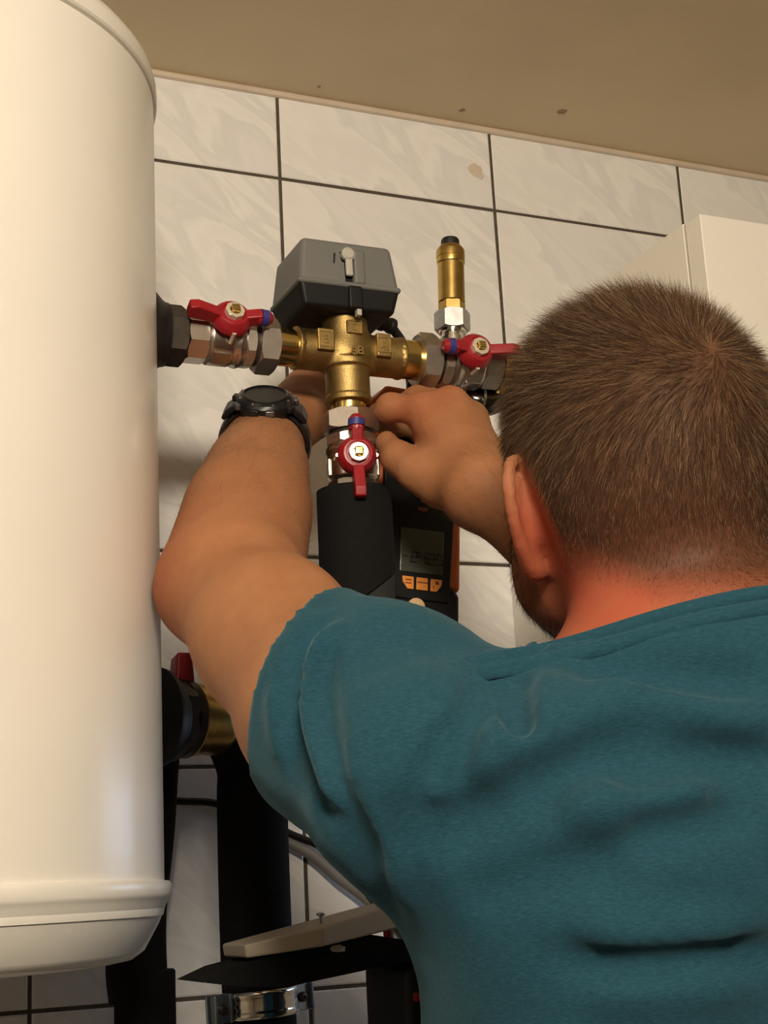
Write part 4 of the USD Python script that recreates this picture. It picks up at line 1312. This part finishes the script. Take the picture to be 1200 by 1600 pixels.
# ------------------------------------------------------------------ hair: real strands
def strands(name, parent, roots, pts, width, matname, tip=.25):
    """pts: (n, m, 3) curve points."""
    n, m, _ = pts.shape
    c = UsdGeom.BasisCurves.Define(stage, parent + '/' + numbered(parent, name))
    c.CreateTypeAttr('linear')
    c.CreateCurveVertexCountsAttr(Vt.IntArray.FromNumpy(np.full(n, m, np.int32)))
    off = _loc['/'.join(parent.split('/')[:3])]
    c.CreatePointsAttr(Vt.Vec3fArray.FromNumpy((pts - off).reshape(-1, 3).astype(np.float32)))
    wd = np.outer(width, np.linspace(1, tip, m))
    c.CreateWidthsAttr(Vt.FloatArray.FromNumpy(wd.ravel().astype(np.float32)))
    c.SetWidthsInterpolation('vertex')
    UsdShade.MaterialBindingAPI.Apply(c.GetPrim()).Bind(MATS[matname])
    return c


def sample(mesh, n, mask):
    v, f = np.asarray(mesh.vertices), np.asarray(mesh.faces)
    tri = v[f]
    area = np.linalg.norm(np.cross(tri[:, 1] - tri[:, 0], tri[:, 2] - tri[:, 0]), axis=1) / 2
    wgt = area * mask(tri.mean(1))
    i = rng.choice(len(f), n, p=wgt / wgt.sum())
    u, w = rng.random(n), rng.random(n)
    fl = u + w > 1
    u[fl], w[fl] = 1 - u[fl], 1 - w[fl]
    pos = tri[i, 0] + u[:, None] * (tri[i, 1] - tri[i, 0]) + w[:, None] * (tri[i, 2] - tri[i, 0])
    _, _, nn = meshkit.arrays(mesh, True)
    return pos, nn[f[i]].mean(1)


WHORL = np.array([.010, -.080, .055])


def grow(pos, nrm, length, lift, flow, curl=.25, seg=4):
    """Strands leaving along the normal and laid over by the flow direction."""
    t = flow - (flow * nrm).sum(1, keepdims=True) * nrm
    t /= np.maximum(np.linalg.norm(t, axis=1, keepdims=True), 1e-6)
    j = rng.normal(0, curl, pos.shape)
    pts = [pos - nrm * .0006]
    for k in range(1, seg + 1):
        s = k / seg
        dirn = nrm * (lift * (1 - .55 * s))[:, None] + t + j * (.5 + .5 * s)
        dirn /= np.linalg.norm(dirn, axis=1, keepdims=True)
        pts.append(pts[-1] + dirn * (length / seg)[:, None])
    return np.stack(pts, 1)


hm = lambda w: hair_mask((w - HC) @ HR)
pos, nrm = sample(bm, N_HAIR, hm)
q = (pos - HC) @ HR
m_ = hm(pos)
top_ = sstep(.0, .075, q[:, 2])
length = (.0045 + .0095 * sstep(-.05, .03, q[:, 2]) + .008 * top_ * sstep(-.09, .02, q[:, 1])) * (.65 + .35 * m_) * rng.uniform(.7, 1.2, len(q))
away = (q - WHORL)
sw = np.cross(away, WHORL / np.linalg.norm(WHORL))
flow = away + .5 * sw * np.exp(-(np.linalg.norm(away, axis=1) / .035) ** 2)[:, None]
low = sstep(.05, -.03, q[:, 2])[:, None]
flow = flow / np.maximum(np.linalg.norm(flow, axis=1, keepdims=True), 1e-6) * (1 - low * .6) + np.array([0, -.15, -1.0]) * low
lift = .55 + .9 * top_ * sstep(-.10, .0, q[:, 1]) + rng.uniform(-.1, .2, len(q))
pts = grow(pos, nrm, length, lift, flow @ HR.T, .22)
sel = rng.random(len(pos))
for k, (a, b, mt) in enumerate(((0, .58, 'hair_brown'), (.58, .83, 'hair_dark'), (.83, 1.01, 'hair_light'))):
    w_ = (sel >= a) & (sel < b)
    hc_ = strands('hair', man_, None, pts[w_], rng.uniform(.00014, .00022, w_.sum()), mt)
    tags(hc_.GetPrim(), None, None, None, 'stuff')


pos, nrm = sample(bm, N_HAIR // 8, beard_mask)
pts = grow(pos, nrm, rng.uniform(.004, .009, len(pos)), np.full(len(pos), .7), np.tile(HR @ np.array([0, .1, -1.0]), (len(pos), 1)), .3)
tags(strands('beard', man_, None, pts, rng.uniform(.0001, .00016, len(pos)), 'hair_brown').GetPrim(), 'short brown beard', None, None, 'stuff')


def arm_mask(A, B):
    ba = B - A

    def f(w):
        h = ((w - A) @ ba) / (ba @ ba)
        r_ = np.linalg.norm(w - A - h[:, None] * ba, axis=1)
        return ((h > .05) & (h < 1.02) & (r_ < .07)) * (.25 + h.clip(0, 1))
    return f


for A, B in ((EL, WL), (ER, mid(WR, RK[1], .3))):
    pos, nrm = sample(bm, N_ARM, arm_mask(A, B))
    pts = grow(pos, nrm, rng.uniform(.005, .012, len(pos)), np.full(len(pos), .25), np.tile((B - A) / np.linalg.norm(B - A) + [.25, 0, -.3], (len(pos), 1)), .35)
    tags(strands('arm_hair', man_, None, pts, rng.uniform(.00007, .00011, len(pos)), 'hair_arm').GetPrim(), None, None, None, 'stuff')

# finger nails on the thumbs
for a, b in ((P(622, 716, 1.182), P(604, 692, 1.207)),):
    d_ = (b - a) / np.linalg.norm(b - a)
    part(man_, 'thumb_nail', xf(rbox(.009, .0016, .011, .0006), frame(b + np.array([-.0, -.0088, .001]), x=np.cross(d_, (0, -1, 0)), z=d_)), 'nail', 30)

# ------------------------------------------------------------------ wristwatch on the left wrist
WAX = (WL - EL) / np.linalg.norm(WL - EL)
WO = mid(EL, WL, .985)
wr, wd_ = ring_on(skin_sdf, WO, WAX, 72, .005, .07)
wt = thing('wristwatch', 'black rugged sports wristwatch on the left wrist', 'watch', WO)
outn = -fw * .62 + np.array([0, 0, 1.0]) * .95 + rt * .10
outn = outn - WAX * (outn @ WAX)
outn /= np.linalg.norm(outn)
part(wt, 'strap', closed_tube(wr + wd_ * .0022, .0022, .0105, WAX, wd_, 16), 'watch_black', 40, 'black resin strap')
tops = (wr - WO) @ outn
MW = frame(WO + outn * (tops.max() + .0008), x=np.cross(WAX, outn), z=outn)
W_ = lambda m: xf(m, MW)
part(wt, 'case', W_(cat(lathe([(.0225, -.004), (.0245, .001), (.0245, .0052), (.0228, .0078), (.0200, .0092), (.0185, .0092)], 16), lathe([(.0188, .002), (.0188, .0098), (.0180, .0104), (.0172, .0098), (.0172, .0078)], 40))), 'watch_black', 25, 'black watch case')
part(wt, 'dial', W_(lathe([(.0172, .0072), (.0172, .0084), (0, .0088)], 40)), 'watch_glass', 40, 'dark glass dial')
for k in range(12):
    a_ = k * math.pi / 6
    part(wt, 'hour_mark', W_(rbox(.0012, .0026, .0006, .0002).rotate((0, 0, math.degrees(a_))).translate((-.0148 * math.sin(a_), .0148 * math.cos(a_), .0086))), 'watch_metal', 30)
for k, a_ in enumerate((-2.1, -1.35, -.6, .6, 1.35, 2.1, 2.9, -2.9)):
    part(wt, 'pusher', W_(rbox(.0075, .0055, .0052, .0012).rotate((0, 0, math.degrees(a_))).translate((-.0248 * math.sin(a_), .0248 * math.cos(a_), .003))), 'watch_metal' if k % 2 else 'watch_black', 30)
for k in range(8):
    a_ = (k + .5) * math.pi / 4
    part(wt, 'case_screw', W_(m3.Manifold.cylinder(.0012, .0012, .001, 12).translate((-.0212 * math.sin(a_), .0212 * math.cos(a_), .0078))), 'chrome', 30)
for s in (-1, 1):
    part(wt, 'lug', W_(m3.Manifold.batch_hull([m3.Manifold.sphere(.002, 10).translate(c_) for c_ in ((s * .019, .009, .004), (s * .019, -.009, .004), (s * .030, .008, -.004), (s * .030, -.008, -.004), (s * .033, .007, -.010), (s * .033, -.007, -.010))])), 'watch_black', 30)

# black sensor lead hanging from the left hand, seen as a bend beside the forearm
sd = thing('sensor_lead', 'black sensor lead peeping out at the left of the watch forearm', 'cable', P(345, 702, 1.30))
part(sd, 'sheath', sweep(catmull([P(470, 640, 1.335), P(420, 660, 1.345), P(372, 688, 1.34), P(338, 700, 1.33), P(360, 722, 1.335), P(420, 760, 1.345), P(440, 860, 1.36)], 8), .0042, 12), 'cable_black', 40)
